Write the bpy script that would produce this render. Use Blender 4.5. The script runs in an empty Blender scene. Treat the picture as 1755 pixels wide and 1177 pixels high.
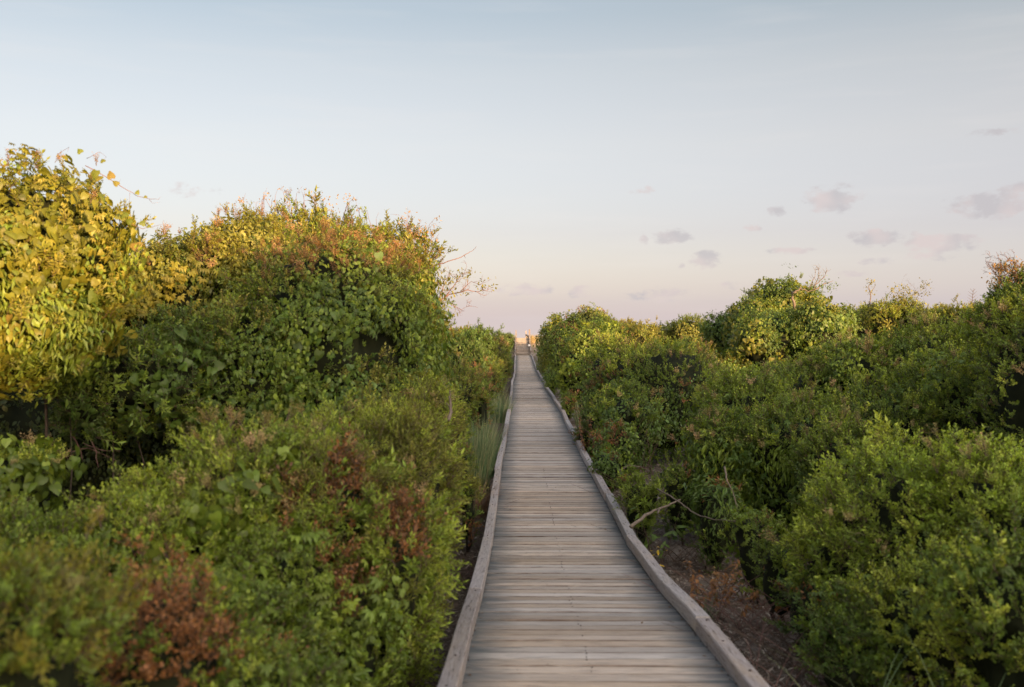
import bpy, math, random
import numpy as np
from mathutils import Vector, Matrix

rng = np.random.default_rng(11)
random.seed(11)
S = bpy.context.scene
COL = S.collection
F = 1706.0           # focal length in photo pixels
HY = 580.0           # horizon row
EYE = 2.5            # eye height, metres above datum

# ------------------------------------------------------------------ camera
cam_d = bpy.data.cameras.new('camera')
cam = bpy.data.objects.new('camera', cam_d)
COL.objects.link(cam)
cam_d.lens = 35.0; cam_d.sensor_width = 36.0
cam_d.clip_start = 0.1; cam_d.clip_end = 5000
cam.location = (0, 0, EYE)
cam.rotation_euler = (math.radians(90 - 0.285), 0, 0)
cam_d.dof.use_dof = True
cam_d.dof.focus_distance = 17.0
cam_d.dof.aperture_fstop = 2.2
cam_d.dof.aperture_blades = 9
S.camera = cam

# ------------------------------------------------------------------ light
SUN_EL = math.radians(4.2)
SUN_AZ = math.radians(33.0)      # to the right of straight behind the camera
to_sun = Vector((math.sin(SUN_AZ) * math.cos(SUN_EL), -math.cos(SUN_AZ) * math.cos(SUN_EL), math.sin(SUN_EL)))
sun_d = bpy.data.lights.new('sun', 'SUN')
sun_d.energy = 4.6
sun_d.angle = math.radians(0.6)
sun_d.color = (1.0, 0.61, 0.28)
sun = bpy.data.objects.new('sun', sun_d)
COL.objects.link(sun)
sun.rotation_euler = to_sun.to_track_quat('Z', 'Y').to_euler()

S.view_settings.view_transform = 'Standard'
S.view_settings.look = 'None'
S.view_settings.gamma = 1.0
S.view_settings.use_curve_mapping = False
S.view_settings.exposure = 1.15
S.render.engine = 'CYCLES'
S.cycles.max_bounces = 6
S.cycles.diffuse_bounces = 3
S.cycles.transmission_bounces = 4
S.cycles.glossy_bounces = 2
S.cycles.use_denoising = True

SKY_STRENGTH = 0.12
W = bpy.data.worlds.new('World'); S.world = W; W.use_nodes = True
nt = W.node_tree; N = nt.nodes; L = nt.links
for n in list(N): N.remove(n)

def nd(tree, typ, **kw):
    n = tree.nodes.new(typ)
    for k, v in kw.items(): setattr(n, k, v)
    return n
def mth(tree, op, a, b=None, c=None, clamp=False):
    n = tree.nodes.new('ShaderNodeMath'); n.operation = op; n.use_clamp = clamp
    for i, v in enumerate((a, b, c)):
        if v is None: continue
        if isinstance(v, (int, float)): n.inputs[i].default_value = v
        else: tree.links.new(v, n.inputs[i])
    return n.outputs[0]
def mixc(tree, fac, a, b, blend='MIX'):
    n = tree.nodes.new('ShaderNodeMix'); n.data_type = 'RGBA'; n.blend_type = blend; n.clamp_factor = True
    for s, v in ((n.inputs[0], fac), (n.inputs[6], a), (n.inputs[7], b)):
        if isinstance(v, (int, float)): s.default_value = v
        elif isinstance(v, tuple): s.default_value = (*v, 1) if len(v) == 3 else v
        else: tree.links.new(v, s)
    return n.outputs[2]
def ramp(tree, fac, stops, interp='LINEAR'):
    n = tree.nodes.new('ShaderNodeValToRGB'); cr = n.color_ramp; cr.interpolation = interp
    while len(cr.elements) < len(stops): cr.elements.new(0.5)
    for e, (p, c) in zip(cr.elements, stops):
        e.position = p; e.color = (*c, 1) if len(c) == 3 else c
    tree.links.new(fac, n.inputs[0])
    return n.outputs[0]

sky = nd(nt, 'ShaderNodeTexSky', sky_type='NISHITA', sun_disc=False)
sky.sun_elevation = SUN_EL
sky.sun_rotation = math.pi - SUN_AZ      # clockwise from +Y
sky.air_density = 1.0; sky.dust_density = 2.0; sky.ozone_density = 1.0
tc = nd(nt, 'ShaderNodeTexCoord')
sep = nd(nt, 'ShaderNodeSeparateXYZ'); L.new(tc.outputs['Generated'], sep.inputs[0])
el = mth(nt, 'ARCSINE', sep.outputs['Z'])
az = mth(nt, 'ARCTAN2', sep.outputs['X'], sep.outputs['Y'])
elf = mth(nt, 'DIVIDE', el, math.pi / 2, clamp=True)
D = 1.0 / 90
grad = ramp(nt, elf, [(0.0, (.58, .50, .50)), (1*D, (.42, .40, .48)), (2*D, (.315, .322, .445)), (6*D, (.255, .213, .31)), (11*D, (.31, .246, .24)),
                      (15*D, (.277, .228, .19)), (18*D, (.193, .177, .145)), (30*D, (.16, .15, .15)), (1.0, (.16, .16, .20))])
g2 = mixc(nt, 1.0, grad, (.50 / SKY_STRENGTH,) * 3, 'MULTIPLY')
nish = mixc(nt, 1.0, sky.outputs[0], (.85, .82, .95), "MULTIPLY")
# broad sunset glow about the sun, behind the viewpoint
dt = nd(nt, 'ShaderNodeVectorMath', operation='DOT_PRODUCT'); L.new(tc.outputs['Generated'], dt.inputs[0]); dt.inputs[1].default_value = tuple(to_sun)
gl = mth(nt, 'POWER', mth(nt, 'MAXIMUM', dt.outputs['Value'], 0.0), 2.0)
glow = mixc(nt, gl, (0, 0, 0), (1.35 / SKY_STRENGTH, 1.25 / SKY_STRENGTH, 1.12 / SKY_STRENGTH))
base = mixc(nt, 1.0, mixc(nt, 1.0, g2, nish, "ADD"), glow, "ADD")
# clouds: small soft puffs low over the horizon
nz = nd(nt, 'ShaderNodeTexNoise'); nz.inputs['Scale'].default_value = 55; nz.inputs['Detail'].default_value = 6
nz.inputs['Roughness'].default_value = 0.62
mp = nd(nt, 'ShaderNodeMapping'); mp.inputs['Scale'].default_value = (1, 1, 2.0)
L.new(tc.outputs['Generated'], mp.inputs[0]); L.new(mp.outputs[0], nz.inputs['Vector'])
clouds = [(320,326,26,13,.35),(378,328,17,10,.25),(1100,326,26,8,.4),(1427,340,46,24,1),(1330,362,15,10,.7),(1152,406,36,14,.9),
          (1103,410,9,12,.6),(1290,390,15,7,.6),(1210,445,28,15,.9),(1168,456,6,6,.4),(1357,430,38,7,.7),(1500,408,45,14,.9),
          (1615,416,56,15,.95),(1573,402,15,8,.6),(1700,352,70,20,1),(1765,340,60,24,1),(1590,440,44,9,.5),(1505,447,36,7,.5),(905,497,52,12,.6),
          (1000,500,32,12,.5),(1130,505,56,13,.5),(1250,490,34,9,.45),(1460,468,26,6,.4),(1700,228,34,8,.3),(1890,400,80,18,.8),(1980,330,60,20,.8)]
acc = None
for (px, py, w, h, a) in clouds:
    t = math.atan((px - 877.5) / F); e = math.atan((HY - py) / F * math.cos(t))
    u = mth(nt, 'MULTIPLY', mth(nt, 'SUBTRACT', az, t), F / (w * 1.25))
    v = mth(nt, 'MULTIPLY', mth(nt, 'SUBTRACT', el, e), F / (h * 1.25))
    d = mth(nt, 'ADD', mth(nt, 'MULTIPLY', u, u), mth(nt, 'MULTIPLY', v, v))
    m = mth(nt, 'MULTIPLY', mth(nt, 'SUBTRACT', 1.0, d, clamp=True), min(1, a + .15))
    acc = m if acc is None else mth(nt, 'MAXIMUM', acc, m)
cm = mth(nt, 'ADD', mth(nt, 'MULTIPLY', acc, 1.0), mth(nt, 'MULTIPLY', mth(nt, 'SUBTRACT', nz.outputs[0], 0.56), 3.0))
cmask = nd(nt, 'ShaderNodeMapRange', interpolation_type='SMOOTHSTEP'); L.new(cm, cmask.inputs[0])
cmask.inputs[1].default_value = 0.0; cmask.inputs[2].default_value = 0.75
gate = mth(nt, 'MULTIPLY', acc, 3.0, clamp=True)
cf = mth(nt, 'MULTIPLY', mth(nt, 'MULTIPLY', cmask.outputs[0], gate), 0.72)
nz2 = nd(nt, 'ShaderNodeTexNoise'); nz2.inputs['Scale'].default_value = 30; L.new(tc.outputs['Generated'], nz2.inputs['Vector'])
ccol = ramp(nt, nz2.outputs[0], [(0.40, (.25/SKY_STRENGTH, .235/SKY_STRENGTH, .245/SKY_STRENGTH)), (0.62, (.33/SKY_STRENGTH, .28/SKY_STRENGTH, .275/SKY_STRENGTH))])
skyc = mixc(nt, cf, base, ccol)
# thin high streaks
mp3 = nd(nt, 'ShaderNodeMapping'); mp3.inputs['Scale'].default_value = (3, 3, 26); mp3.inputs['Rotation'].default_value = (0, .05, 0)
nz3 = nd(nt, 'ShaderNodeTexNoise'); nz3.inputs['Scale'].default_value = 2.2; nz3.inputs['Detail'].default_value = 4
L.new(tc.outputs['Generated'], mp3.inputs[0]); L.new(mp3.outputs[0], nz3.inputs['Vector'])
stk = nd(nt, 'ShaderNodeMapRange', interpolation_type='SMOOTHSTEP'); L.new(nz3.outputs[0], stk.inputs[0])
stk.inputs[1].default_value = 0.48; stk.inputs[2].default_value = 0.75
skyc = mixc(nt, mth(nt, 'MULTIPLY', stk.outputs[0], 0.09), skyc, (.42/SKY_STRENGTH, .39/SKY_STRENGTH, .37/SKY_STRENGTH))
bg = nd(nt, 'ShaderNodeBackground'); L.new(skyc, bg.inputs[0]); bg.inputs[1].default_value = SKY_STRENGTH
wo = nd(nt, 'ShaderNodeOutputWorld'); L.new(bg.outputs[0], wo.inputs[0])

# ------------------------------------------------------------------ helpers
def P(px, py, Y):
    return ((px - 877.5) * Y / F, Y, EYE - (py - HY) * Y / F)
def tag(o, label=None, cat=None, group=None, kind=None):
    if label: o['label'] = label
    if cat: o['category'] = cat
    if group: o['group'] = group
    if kind: o['kind'] = kind
    return o
def mesh_obj(name, verts, faces, mat=None, parent=None, smooth=False):
    me = bpy.data.meshes.new(name)
    me.from_pydata([tuple(map(float, v)) for v in verts], [], [tuple(int(i) for i in f) for f in faces])
    if mat:
        for m in (mat if isinstance(mat, (list, tuple)) else [mat]): me.materials.append(m)
    if smooth: me.polygons.foreach_set('use_smooth', [True] * len(me.polygons))
    me.update()
    o = bpy.data.objects.new(name, me); COL.objects.link(o)
    if parent: o.parent = parent
    return o
def empty(name, loc=(0, 0, 0)):
    o = bpy.data.objects.new(name, None); COL.objects.link(o); o.location = loc; o.empty_display_size = .2
    return o
class MB:
    def __init__(s): s.v = []; s.f = []; s.m = []
    def add(s, v, f, m=0):
        b = len(s.v); s.v += [tuple(map(float, p)) for p in v]; s.f += [tuple(b + i for i in q) for q in f]; s.m += [m] * len(f)
    def box(s, c, h, R=None, m=0):
        vs = [Vector((x * h[0], y * h[1], z * h[2])) for x in (-1, 1) for y in (-1, 1) for z in (-1, 1)]
        if R is not None: vs = [R @ p for p in vs]
        c = Vector(c)
        s.add([c + p for p in vs], [(0,1,3,2),(4,6,7,5),(0,4,5,1),(2,3,7,6),(0,2,6,4),(1,5,7,3)], m)
    def tube(s, pts, rad, seg=6, m=0, cap=True):
        pts = [Vector(p) for p in pts]; n = len(pts); vs = []; fs = []
        ref = Vector((0.31, 0.2, 0.93))
        for i, p in enumerate(pts):
            d = (pts[min(i + 1, n - 1)] - pts[max(i - 1, 0)])
            d = d.normalized() if d.length > 1e-9 else Vector((0, 0, 1))
            u = d.cross(ref)
            if u.length < .05: u = d.cross(Vector((1, 0, 0)))
            u.normalize(); w = d.cross(u)
            for k in range(seg):
                a = 2 * math.pi * k / seg
                vs.append(p + (u * math.cos(a) + w * math.sin(a)) * rad[i])
        for i in range(n - 1):
            for k in range(seg):
                k2 = (k + 1) % seg
                fs.append((i * seg + k, i * seg + k2, (i + 1) * seg + k2, (i + 1) * seg + k))
        if cap:
            fs.append(tuple(range(seg - 1, -1, -1))); fs.append(tuple((n - 1) * seg + k for k in range(seg)))
        s.add(vs, fs, m)
    def build(s, name, mat, parent=None, smooth=False):
        o = mesh_obj(name, s.v, s.f, mat, parent, smooth)
        if any(s.m): o.data.polygons.foreach_set('material_index', s.m)
        return o

def vnoise(p, scale, seed=0):
    """value noise on Nx3 array, range about -1..1"""
    q = np.asarray(p, float) * scale + seed * 17.13
    i = np.floor(q).astype(np.int64); f = q - i; f = f * f * (3 - 2 * f)
    def h(a, b, c):
        n = (a * 73856093) ^ (b * 19349663) ^ (c * 83492791) ^ (seed * 2654435 + 101)
        n = (n ^ (n >> 13)) * 1274126177 & 0x7fffffff
        n = (n ^ (n >> 16)) & 0xffff
        return n / 32767.5 - 1
    r = 0
    for dx in (0, 1):
        for dy in (0, 1):
            for dz in (0, 1):
                w = (f[:, 0] if dx else 1 - f[:, 0]) * (f[:, 1] if dy else 1 - f[:, 1]) * (f[:, 2] if dz else 1 - f[:, 2])
                r = r + w * h(i[:, 0] + dx, i[:, 1] + dy, i[:, 2] + dz)
    return r
def fbm(p, scale, seed=0, o=3):
    a, t = 1, 0
    for k in range(o):
        t = t + a * vnoise(p, scale * 2 ** k, seed + k); a *= .5
    return t

# ------------------------------------------------------------------ materials
def new_mat(name):
    m = bpy.data.materials.new(name); m.use_nodes = True
    t = m.node_tree
    b = t.nodes['Principled BSDF']
    return m, t, b
def spec(b, v):
    b.inputs['Specular IOR Level'].default_value = v

def foliage_mat(name, instanced=True, trans=0.33, rough=0.55, col=None):
    m, t, b = new_mat(name)
    va = nd(t, 'ShaderNodeAttribute', attribute_name='var')
    if instanced:
        ta = nd(t, 'ShaderNodeAttribute', attribute_name='tint', attribute_type='INSTANCER'); c = ta.outputs['Color']
    else:
        oi = nd(t, 'ShaderNodeObjectInfo')
        c = ramp(t, oi.outputs['Random'], col)
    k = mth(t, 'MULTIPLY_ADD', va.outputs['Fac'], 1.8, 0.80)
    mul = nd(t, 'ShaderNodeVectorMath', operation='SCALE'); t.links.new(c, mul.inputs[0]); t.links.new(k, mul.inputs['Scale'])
    # a little mottling inside each leaf
    tcn = nd(t, 'ShaderNodeTexCoord'); nn = nd(t, 'ShaderNodeTexNoise'); nn.inputs['Scale'].default_value = 40; nn.inputs['Detail'].default_value = 1
    t.links.new(tcn.outputs['Object'], nn.inputs['Vector'])
    mm = mixc(t, mth(t, 'MULTIPLY', nn.outputs[0], 0.35), mul.outputs[0], (0.20, 0.20, 0.03))
    t.links.new(mm, b.inputs['Base Color'])
    b.inputs['Roughness'].default_value = rough - .08; spec(b, 0.5)
    tr = nd(t, 'ShaderNodeBsdfTranslucent')
    tcx = mixc(t, 1.0, mm, (1.5, 1.35, .6), 'MULTIPLY'); t.links.new(tcx, tr.inputs[0])
    mx = nd(t, 'ShaderNodeMixShader'); mx.inputs[0].default_value = trans
    t.links.new(b.outputs[0], mx.inputs[1]); t.links.new(tr.outputs[0], mx.inputs[2])
    t.links.new(mx.outputs[0], t.nodes['Material Output'].inputs[0])
    return m
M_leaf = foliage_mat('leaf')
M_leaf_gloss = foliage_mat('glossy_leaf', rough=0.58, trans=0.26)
M_vine = foliage_mat('vine_leaf', instanced=False, trans=.35, col=[(0, (.06, .09, .010)), (.5, (.10, .125, .014)), (.85, (.14, .135, .018)), (1, (.20, .13, .04))])
M_vine_dk = foliage_mat('dark_vine_leaf', instanced=False, trans=.3, col=[(0, (.03, .075, .018)), (.6, (.045, .10, .02)), (1, (.10, .15, .025))])
M_dead = foliage_mat('dead_leaf', instanced=False, trans=.15, rough=.8, col=[(0, (.11, .04, .02)), (.5, (.17, .065, .025)), (1, (.22, .13, .065))])

def twig_mat(name, c1, c2, sc=30):
    m, t, b = new_mat(name)
    tcn = nd(t, 'ShaderNodeTexCoord'); nn = nd(t, 'ShaderNodeTexNoise'); nn.inputs['Scale'].default_value = sc; nn.inputs['Detail'].default_value = 4
    t.links.new(tcn.outputs['Object'], nn.inputs['Vector'])
    t.links.new(ramp(t, nn.outputs[0], [(.3, c1), (.7, c2)]), b.inputs['Base Color'])
    b.inputs['Roughness'].default_value = .85; spec(b, .2)
    bp = nd(t, 'ShaderNodeBump'); bp.inputs['Strength'].default_value = .5; bp.inputs['Distance'].default_value = .01
    t.links.new(nn.outputs[0], bp.inputs['Height']); t.links.new(bp.outputs[0], b.inputs['Normal'])
    return m
M_twig = twig_mat('twig', (.085, .055, .04), (.17, .12, .09))
M_twig_pale = twig_mat('pale_branch', (.13, .10, .075), (.24, .19, .145))
M_twig_red = twig_mat('red_twig', (.16, .085, .07), (.27, .16, .13))
M_bark = twig_mat('dark_bark', (.045, .032, .024), (.10, .075, .055))
M_core = twig_mat('core_painted_shade', (.010, .013, .005), (.022, .026, .009), 9)  # near-black hull colour, painting the shade inside the crowns

def grass_mat(name, c1, c2, c3):
    m, t, b = new_mat(name)
    va = nd(t, 'ShaderNodeAttribute', attribute_name='var')
    c = ramp(t, va.outputs['Fac'], [(0, c1), (.6, c2), (1, c3)])
    t.links.new(c, b.inputs['Base Color']); b.inputs['Roughness'].default_value = .6; spec(b, .3)
    tr = nd(t, 'ShaderNodeBsdfTranslucent'); t.links.new(c, tr.inputs[0])
    mx = nd(t, 'ShaderNodeMixShader'); mx.inputs[0].default_value = .25
    t.links.new(b.outputs[0], mx.inputs[1]); t.links.new(tr.outputs[0], mx.inputs[2])
    t.links.new(mx.outputs[0], t.nodes['Material Output'].inputs[0])
    return m
M_grass = grass_mat('grass_blade', (.09, .16, .07), (.17, .24, .10), (.38, .36, .18))
M_straw = grass_mat('dry_straw', (.20, .14, .09), (.30, .20, .12), (.36, .17, .10))
M_oats = grass_mat('dune_grass', (.30, .26, .10), (.42, .32, .14), (.50, .36, .18))
M_litter = grass_mat('fallen_needles', (.12, .07, .05), (.27, .20, .145), (.58, .50, .40))

# weathered boards
def board_mat(name, axis, stops, stain=True, planks=True):
    m, t, b = new_mat(name)
    tcn = nd(t, 'ShaderNodeTexCoord'); oi = nd(t, 'ShaderNodeObjectInfo')
    spy = nd(t, 'ShaderNodeSeparateXYZ'); t.links.new(tcn.outputs['Object'], spy.inputs[0])
    bi = mth(t, 'FLOOR', mth(t, 'DIVIDE', mth(t, 'ADD', spy.outputs[1], .074), .148)) if axis == 0 else 0.0
    wn = nd(t, 'ShaderNodeTexWhiteNoise', noise_dimensions='1D')
    if axis == 0: t.links.new(bi, wn.inputs['W'])
    RND = mth(t, 'FRACT', mth(t, 'ADD', oi.outputs['Random'], mth(t, 'MULTIPLY', wn.outputs[0], 1.0 if axis == 0 else 0.0)))
    off = nd(t, 'ShaderNodeCombineXYZ')
    t.links.new(mth(t, 'MULTIPLY', oi.outputs['Random'], 37), off.inputs[0])
    t.links.new(mth(t, 'MULTIPLY', oi.outputs['Random'], 91), off.inputs[1])
    t.links.new(mth(t, 'MULTIPLY', oi.outputs['Random'], 53), off.inputs[2])
    add = nd(t, 'ShaderNodeVectorMath', operation='ADD'); t.links.new(tcn.outputs['Object'], add.inputs[0]); t.links.new(off.outputs[0], add.inputs[1])
    def noise(scale, sv, det=4, dist=0.0, r=.55):
        mpn = nd(t, 'ShaderNodeMapping'); mpn.inputs['Scale'].default_value = sv; t.links.new(add.outputs[0], mpn.inputs[0])
        n = nd(t, 'ShaderNodeTexNoise'); n.inputs['Scale'].default_value = scale; n.inputs['Detail'].default_value = det
        n.inputs['Distortion'].default_value = dist; n.inputs['Roughness'].default_value = r
        t.links.new(mpn.outputs[0], n.inputs['Vector']); return n.outputs[0]
    along = (1, 14, 14) if axis == 0 else (14, 1, 14)
    broad = (1, 5, 5) if axis == 0 else (5, 1, 5)
    grain = noise(5.5, along, 6, .3, .65); fine = noise(16, along, 3); patch = noise(2.2, broad, 4, .2)
    c = ramp(t, grain, stops)
    c = mixc(t, mth(t, 'MULTIPLY', mth(t, 'SUBTRACT', patch, .45, clamp=True), 2.2), c, (.46, .34, .23))
    # silvery wear
    c = mixc(t, mth(t, 'MULTIPLY', mth(t, 'SUBTRACT', fine, .52, clamp=True), 3.0), c, (.56, .51, .47))
    # dark checks along the grain
    ck = nd(t, 'ShaderNodeMapRange'); t.links.new(grain, ck.inputs[0]); ck.inputs[1].default_value = .40; ck.inputs[2].default_value = .33
    c = mixc(t, mth(t, 'MULTIPLY', ck.outputs[0], .75), c, (.075, .05, .04))
    # tone differs from board to board
    hsv = nd(t, 'ShaderNodeHueSaturation'); t.links.new(c, hsv.inputs['Color'])
    t.links.new(mth(t, 'MULTIPLY_ADD', RND, .50, .74), hsv.inputs['Value'])
    rr = mth(t, 'FRACT', mth(t, 'MULTIPLY', RND, 7.77))
    t.links.new(mth(t, 'MULTIPLY_ADD', rr, .55, .50), hsv.inputs['Saturation'])
    c = hsv.outputs[0]
    if planks and axis == 0:      # dark brown along the long edges
        ed = mth(t, 'SUBTRACT', mth(t, 'ABSOLUTE', mth(t, 'SUBTRACT', mth(t, 'ADD', spy.outputs[1], .074), mth(t, 'MULTIPLY_ADD', bi, .148, .074))), .052)
        n3 = noise(7, (1, 2, 2), 3)
        c = mixc(t, mth(t, 'MULTIPLY', mth(t, 'MULTIPLY', mth(t, 'MAXIMUM', ed, 0.0), 85.0), n3, clamp=True), c, (.10, .058, .038))
    if stain:   # damp algae stain at the board ends beside the kerb rails
        sp = nd(t, 'ShaderNodeSeparateXYZ'); t.links.new(tcn.outputs['Object'], sp.inputs[0])
        ax = mth(t, 'ABSOLUTE', sp.outputs[0])
        n2 = noise(3.0, (1, 3, 3), 5, .5)
        s = mth(t, 'ADD', mth(t, 'MULTIPLY', mth(t, 'SUBTRACT', ax, .40), 4.2), mth(t, 'MULTIPLY', mth(t, 'SUBTRACT', n2, .5), 2.0))
        s2 = mth(t, 'MULTIPLY', mth(t, 'MAXIMUM', s, 0.0), .85, clamp=True)
        c = mixc(t, s2, c, (.115, .125, .125))
    t.links.new(c, b.inputs['Base Color'])
    b.inputs['Roughness'].default_value = .78; spec(b, .25)
    bp = nd(t, 'ShaderNodeBump'); bp.inputs['Strength'].default_value = .7; bp.inputs['Distance'].default_value = .006
    hgt = mth(t, 'ADD', grain, mth(t, 'MULTIPLY', fine, .4))
    t.links.new(hgt, bp.inputs['Height']); t.links.new(bp.outputs[0], b.inputs['Normal'])
    return m
M_plank = board_mat('weathered_plank', 0, [(.25, (.25, .175, .12)), (.42, (.44, .34, .255)), (.56, (.60, .475, .36)), (.8, (.74, .62, .49))])
M_rail = board_mat('weathered_rail', 1, [(.25, (.17, .135, .12)), (.45, (.33, .275, .25)), (.62, (.42, .36, .335)), (.8, (.52, .46, .43))], stain=False)
M_post = board_mat('stair_timber', 0, [(.25, (.13, .10, .08)), (.45, (.24, .19, .155)), (.6, (.30, .24, .19)), (.8, (.38, .32, .26))], stain=False)
m_, t_, b_ = new_mat('under_frame'); b_.inputs['Base Color'].default_value = (.09, .07, .055, 1); b_.inputs['Roughness'].default_value = .9; M_under = m_
m_, t_, b_ = new_mat('rusty_nail'); b_.inputs['Base Color'].default_value = (.05, .03, .022, 1); b_.inputs['Roughness'].default_value = .7; M_nail = m_
m_, t_, b_ = new_mat('white_paint'); b_.inputs['Base Color'].default_value = (.8, .8, .8, 1); b_.inputs['Roughness'].default_value = .5; M_white = m_

# ground
m, t, b = new_mat('sandy_leaf_litter'); M_ground = m
tcn = nd(t, 'ShaderNodeTexCoord')
def gn(scale, det=5, r=.6):
    n = nd(t, 'ShaderNodeTexNoise'); n.inputs['Scale'].default_value = scale; n.inputs['Detail'].default_value = det; n.inputs['Roughness'].default_value = r
    t.links.new(tcn.outputs['Object'], n.inputs['Vector']); return n.outputs[0]
g1, g2_, g3 = gn(1.3), gn(9, 6, .7), gn(60, 3, .7)
c = ramp(t, g3, [(.3, (.07, .045, .033)), (.5, (.145, .108, .078)), (.68, (.31, .25, .19))])
sandf = nd(t, 'ShaderNodeMapRange'); t.links.new(mth(t, 'ADD', g1, mth(t, 'MULTIPLY', g2_, .5)), sandf.inputs[0]); sandf.inputs[1].default_value = .72; sandf.inputs[2].default_value = .92
sp = nd(t, 'ShaderNodeSeparateXYZ'); t.links.new(tcn.outputs['Object'], sp.inputs[0])
sx = mth(t, 'MULTIPLY', mth(t, 'SUBTRACT', sp.outputs[0], .6), 1.4, clamp=True)      # the sand lies bare on the right of the walk
far = nd(t, 'ShaderNodeMapRange'); t.links.new(sp.outputs[1], far.inputs[0]); far.inputs[1].default_value = 90; far.inputs[2].default_value = 96
c = mixc(t, mth(t, 'MULTIPLY', mth(t, 'MULTIPLY', sandf.outputs[0], sx), .75), c, (.44, .38, .33))
c = mixc(t, far.outputs[0], c, (.52, .40, .27))
t.links.new(c, b.inputs['Base Color']); b.inputs['Roughness'].default_value = .95; spec(b, .1)
bp = nd(t, 'ShaderNodeBump'); bp.inputs['Strength'].default_value = .9; bp.inputs['Distance'].default_value = .03
t.links.new(mth(t, 'ADD', g3, g2_), bp.inputs['Height']); t.links.new(bp.outputs[0], b.inputs['Normal'])

# ------------------------------------------------------------------ boardwalk line
# along Y: centre X and rail-top height relative to the eye
LY = [-8, 1.5, 3.0, 4.48, 5.92, 7.4, 9.74, 12.04, 13.8, 17.2, 20.8, 28.9, 36.5, 45.7, 56, 64, 70, 77.5, 84, 91]
LX = [.30, .37, .40, .414, .430, .440, .465, .483, .497, .525, .570, .640, .690, .755, .83, .90, .93, .965, .985, 1.01]
LZ = [-1.50, -1.50, -1.50, -1.54, -1.655, -1.80, -1.94, -1.915, -1.91, -1.94, -1.915, -1.90, -1.95, -1.89, -1.95, -1.97, -1.89, -1.62, -1.50, -1.45]
LY, LX, LZ = map(np.array, (LY, LX, LZ))
HW = 0.75
def path(Y):
    # smooth the corner-y interpolation a little
    xs = np.mean([np.interp(Y + d, LY, LX) for d in (-.8, 0, .8)]); zs = np.mean([np.interp(Y + d, LY, LZ) for d in (-.8, 0, .8)])
    return xs, zs + EYE
def deck_z(Y): return path(Y)[1] - 0.095
def ground_z(X, Y):
    X = np.asarray(X, float); Y = np.asarray(Y, float)
    base = np.interp(Y, LY, LZ) + EYE - 0.40
    base = np.where(Y < 3, base - .02 * 0, base)
    p = np.stack([X, Y, X * 0], -1).reshape(-1, 3)
    n = (fbm(p, .35, 3, 3) * .10 + fbm(p, 1.9, 9, 2) * .03).reshape(X.shape)
    far = np.clip((Y - 89) / 6, 0, 1); far = far * far * (3 - 2 * far)
    dune = EYE - .28 + (fbm(p, .12, 5, 3) * .16).reshape(X.shape) - np.clip((Y - 103) / 40, 0, 1) * 3.0
    cx = np.interp(Y, LY, LX)
    near = np.clip(1.2 - np.abs(X - cx), 0, 1)
    return (base + n - near * .03) * (1 - far) + dune * far

# ground sheet
def axis(r, c):
    a = [0.0]
    st = c
    while a[-1] < r:
        a.append(a[-1] + st); st = max(c, a[-1] * .045)
    return np.array(a)
ax = axis(700, .22); gx = np.concatenate([-ax[::-1][:-1], ax]) + 0.5
ay = axis(900, .22); gyf = ay + 2; gyb = (2 - axis(250, .5)[1:])[::-1]
gy = np.concatenate([gyb, gyf])
GX, GY = np.meshgrid(gx, gy)
GZ = ground_z(GX, GY)
nx, ny = len(gx), len(gy)
V = np.stack([GX, GY, GZ], -1).reshape(-1, 3)
idx = np.arange(nx * ny).reshape(ny, nx)
FQ = np.stack([idx[:-1, :-1], idx[:-1, 1:], idx[1:, 1:], idx[1:, :-1]], -1).reshape(-1, 4)
me = bpy.data.meshes.new('ground')
me.from_pydata(V.tolist(), [], FQ.tolist()); me.materials.append(M_ground)
me.polygons.foreach_set('use_smooth', [True] * len(me.polygons))
go = bpy.data.objects.new('ground', me); COL.objects.link(go); tag(go, 'brown leaf litter and pale sand beside the boardwalk', kind='structure')

# ------------------------------------------------------------------ boardwalk
bw = empty('boardwalk', (0.42, 4, 0))
tag(bw, 'long straight grey weathered timber boardwalk running to the far stairs', 'boardwalk')
def child(o, root):
    o.parent = root; o.matrix_parent_inverse = Matrix.Translation(root.location).inverted(); return o
PITCH, PW, PT = .148, .1385, .036
def plank_mesh(seed):
    r = random.Random(seed)
    xs = [-HW + .004, -.4, -.05, .35, HW - .004]
    V, Fc = [], []
    for x in xs:
        e1 = r.uniform(-.0025, .0025); e2 = r.uniform(-.0025, .0025); cup = r.uniform(-.0035, .004); b = .005
        w = PW / 2
        V += [(x, -w + e1, -PT), (x, -w + e1, -b), (x, -w + b + e1, cup * .5), (x, w - b + e2, cup * .6), (x, w + e2, -b), (x, w + e2, -PT)]
    for i in range(len(xs) - 1):
        for k in range(6):
            k2 = (k + 1) % 6
            Fc.append((i * 6 + k, (i + 1) * 6 + k, (i + 1) * 6 + k2, i * 6 + k2))
    Fc.append(tuple(range(6))); Fc.append(tuple(24 + k for k in range(5, -1, -1)))
    me = bpy.data.meshes.new('plank'); me.from_pydata(V, [], Fc); me.materials.append(M_plank); me.update(); return me
pm = [plank_mesh(i) for i in range(10)]
Yp = 1.2; k = 0; far_mb = MB(); nails = MB()
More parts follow.
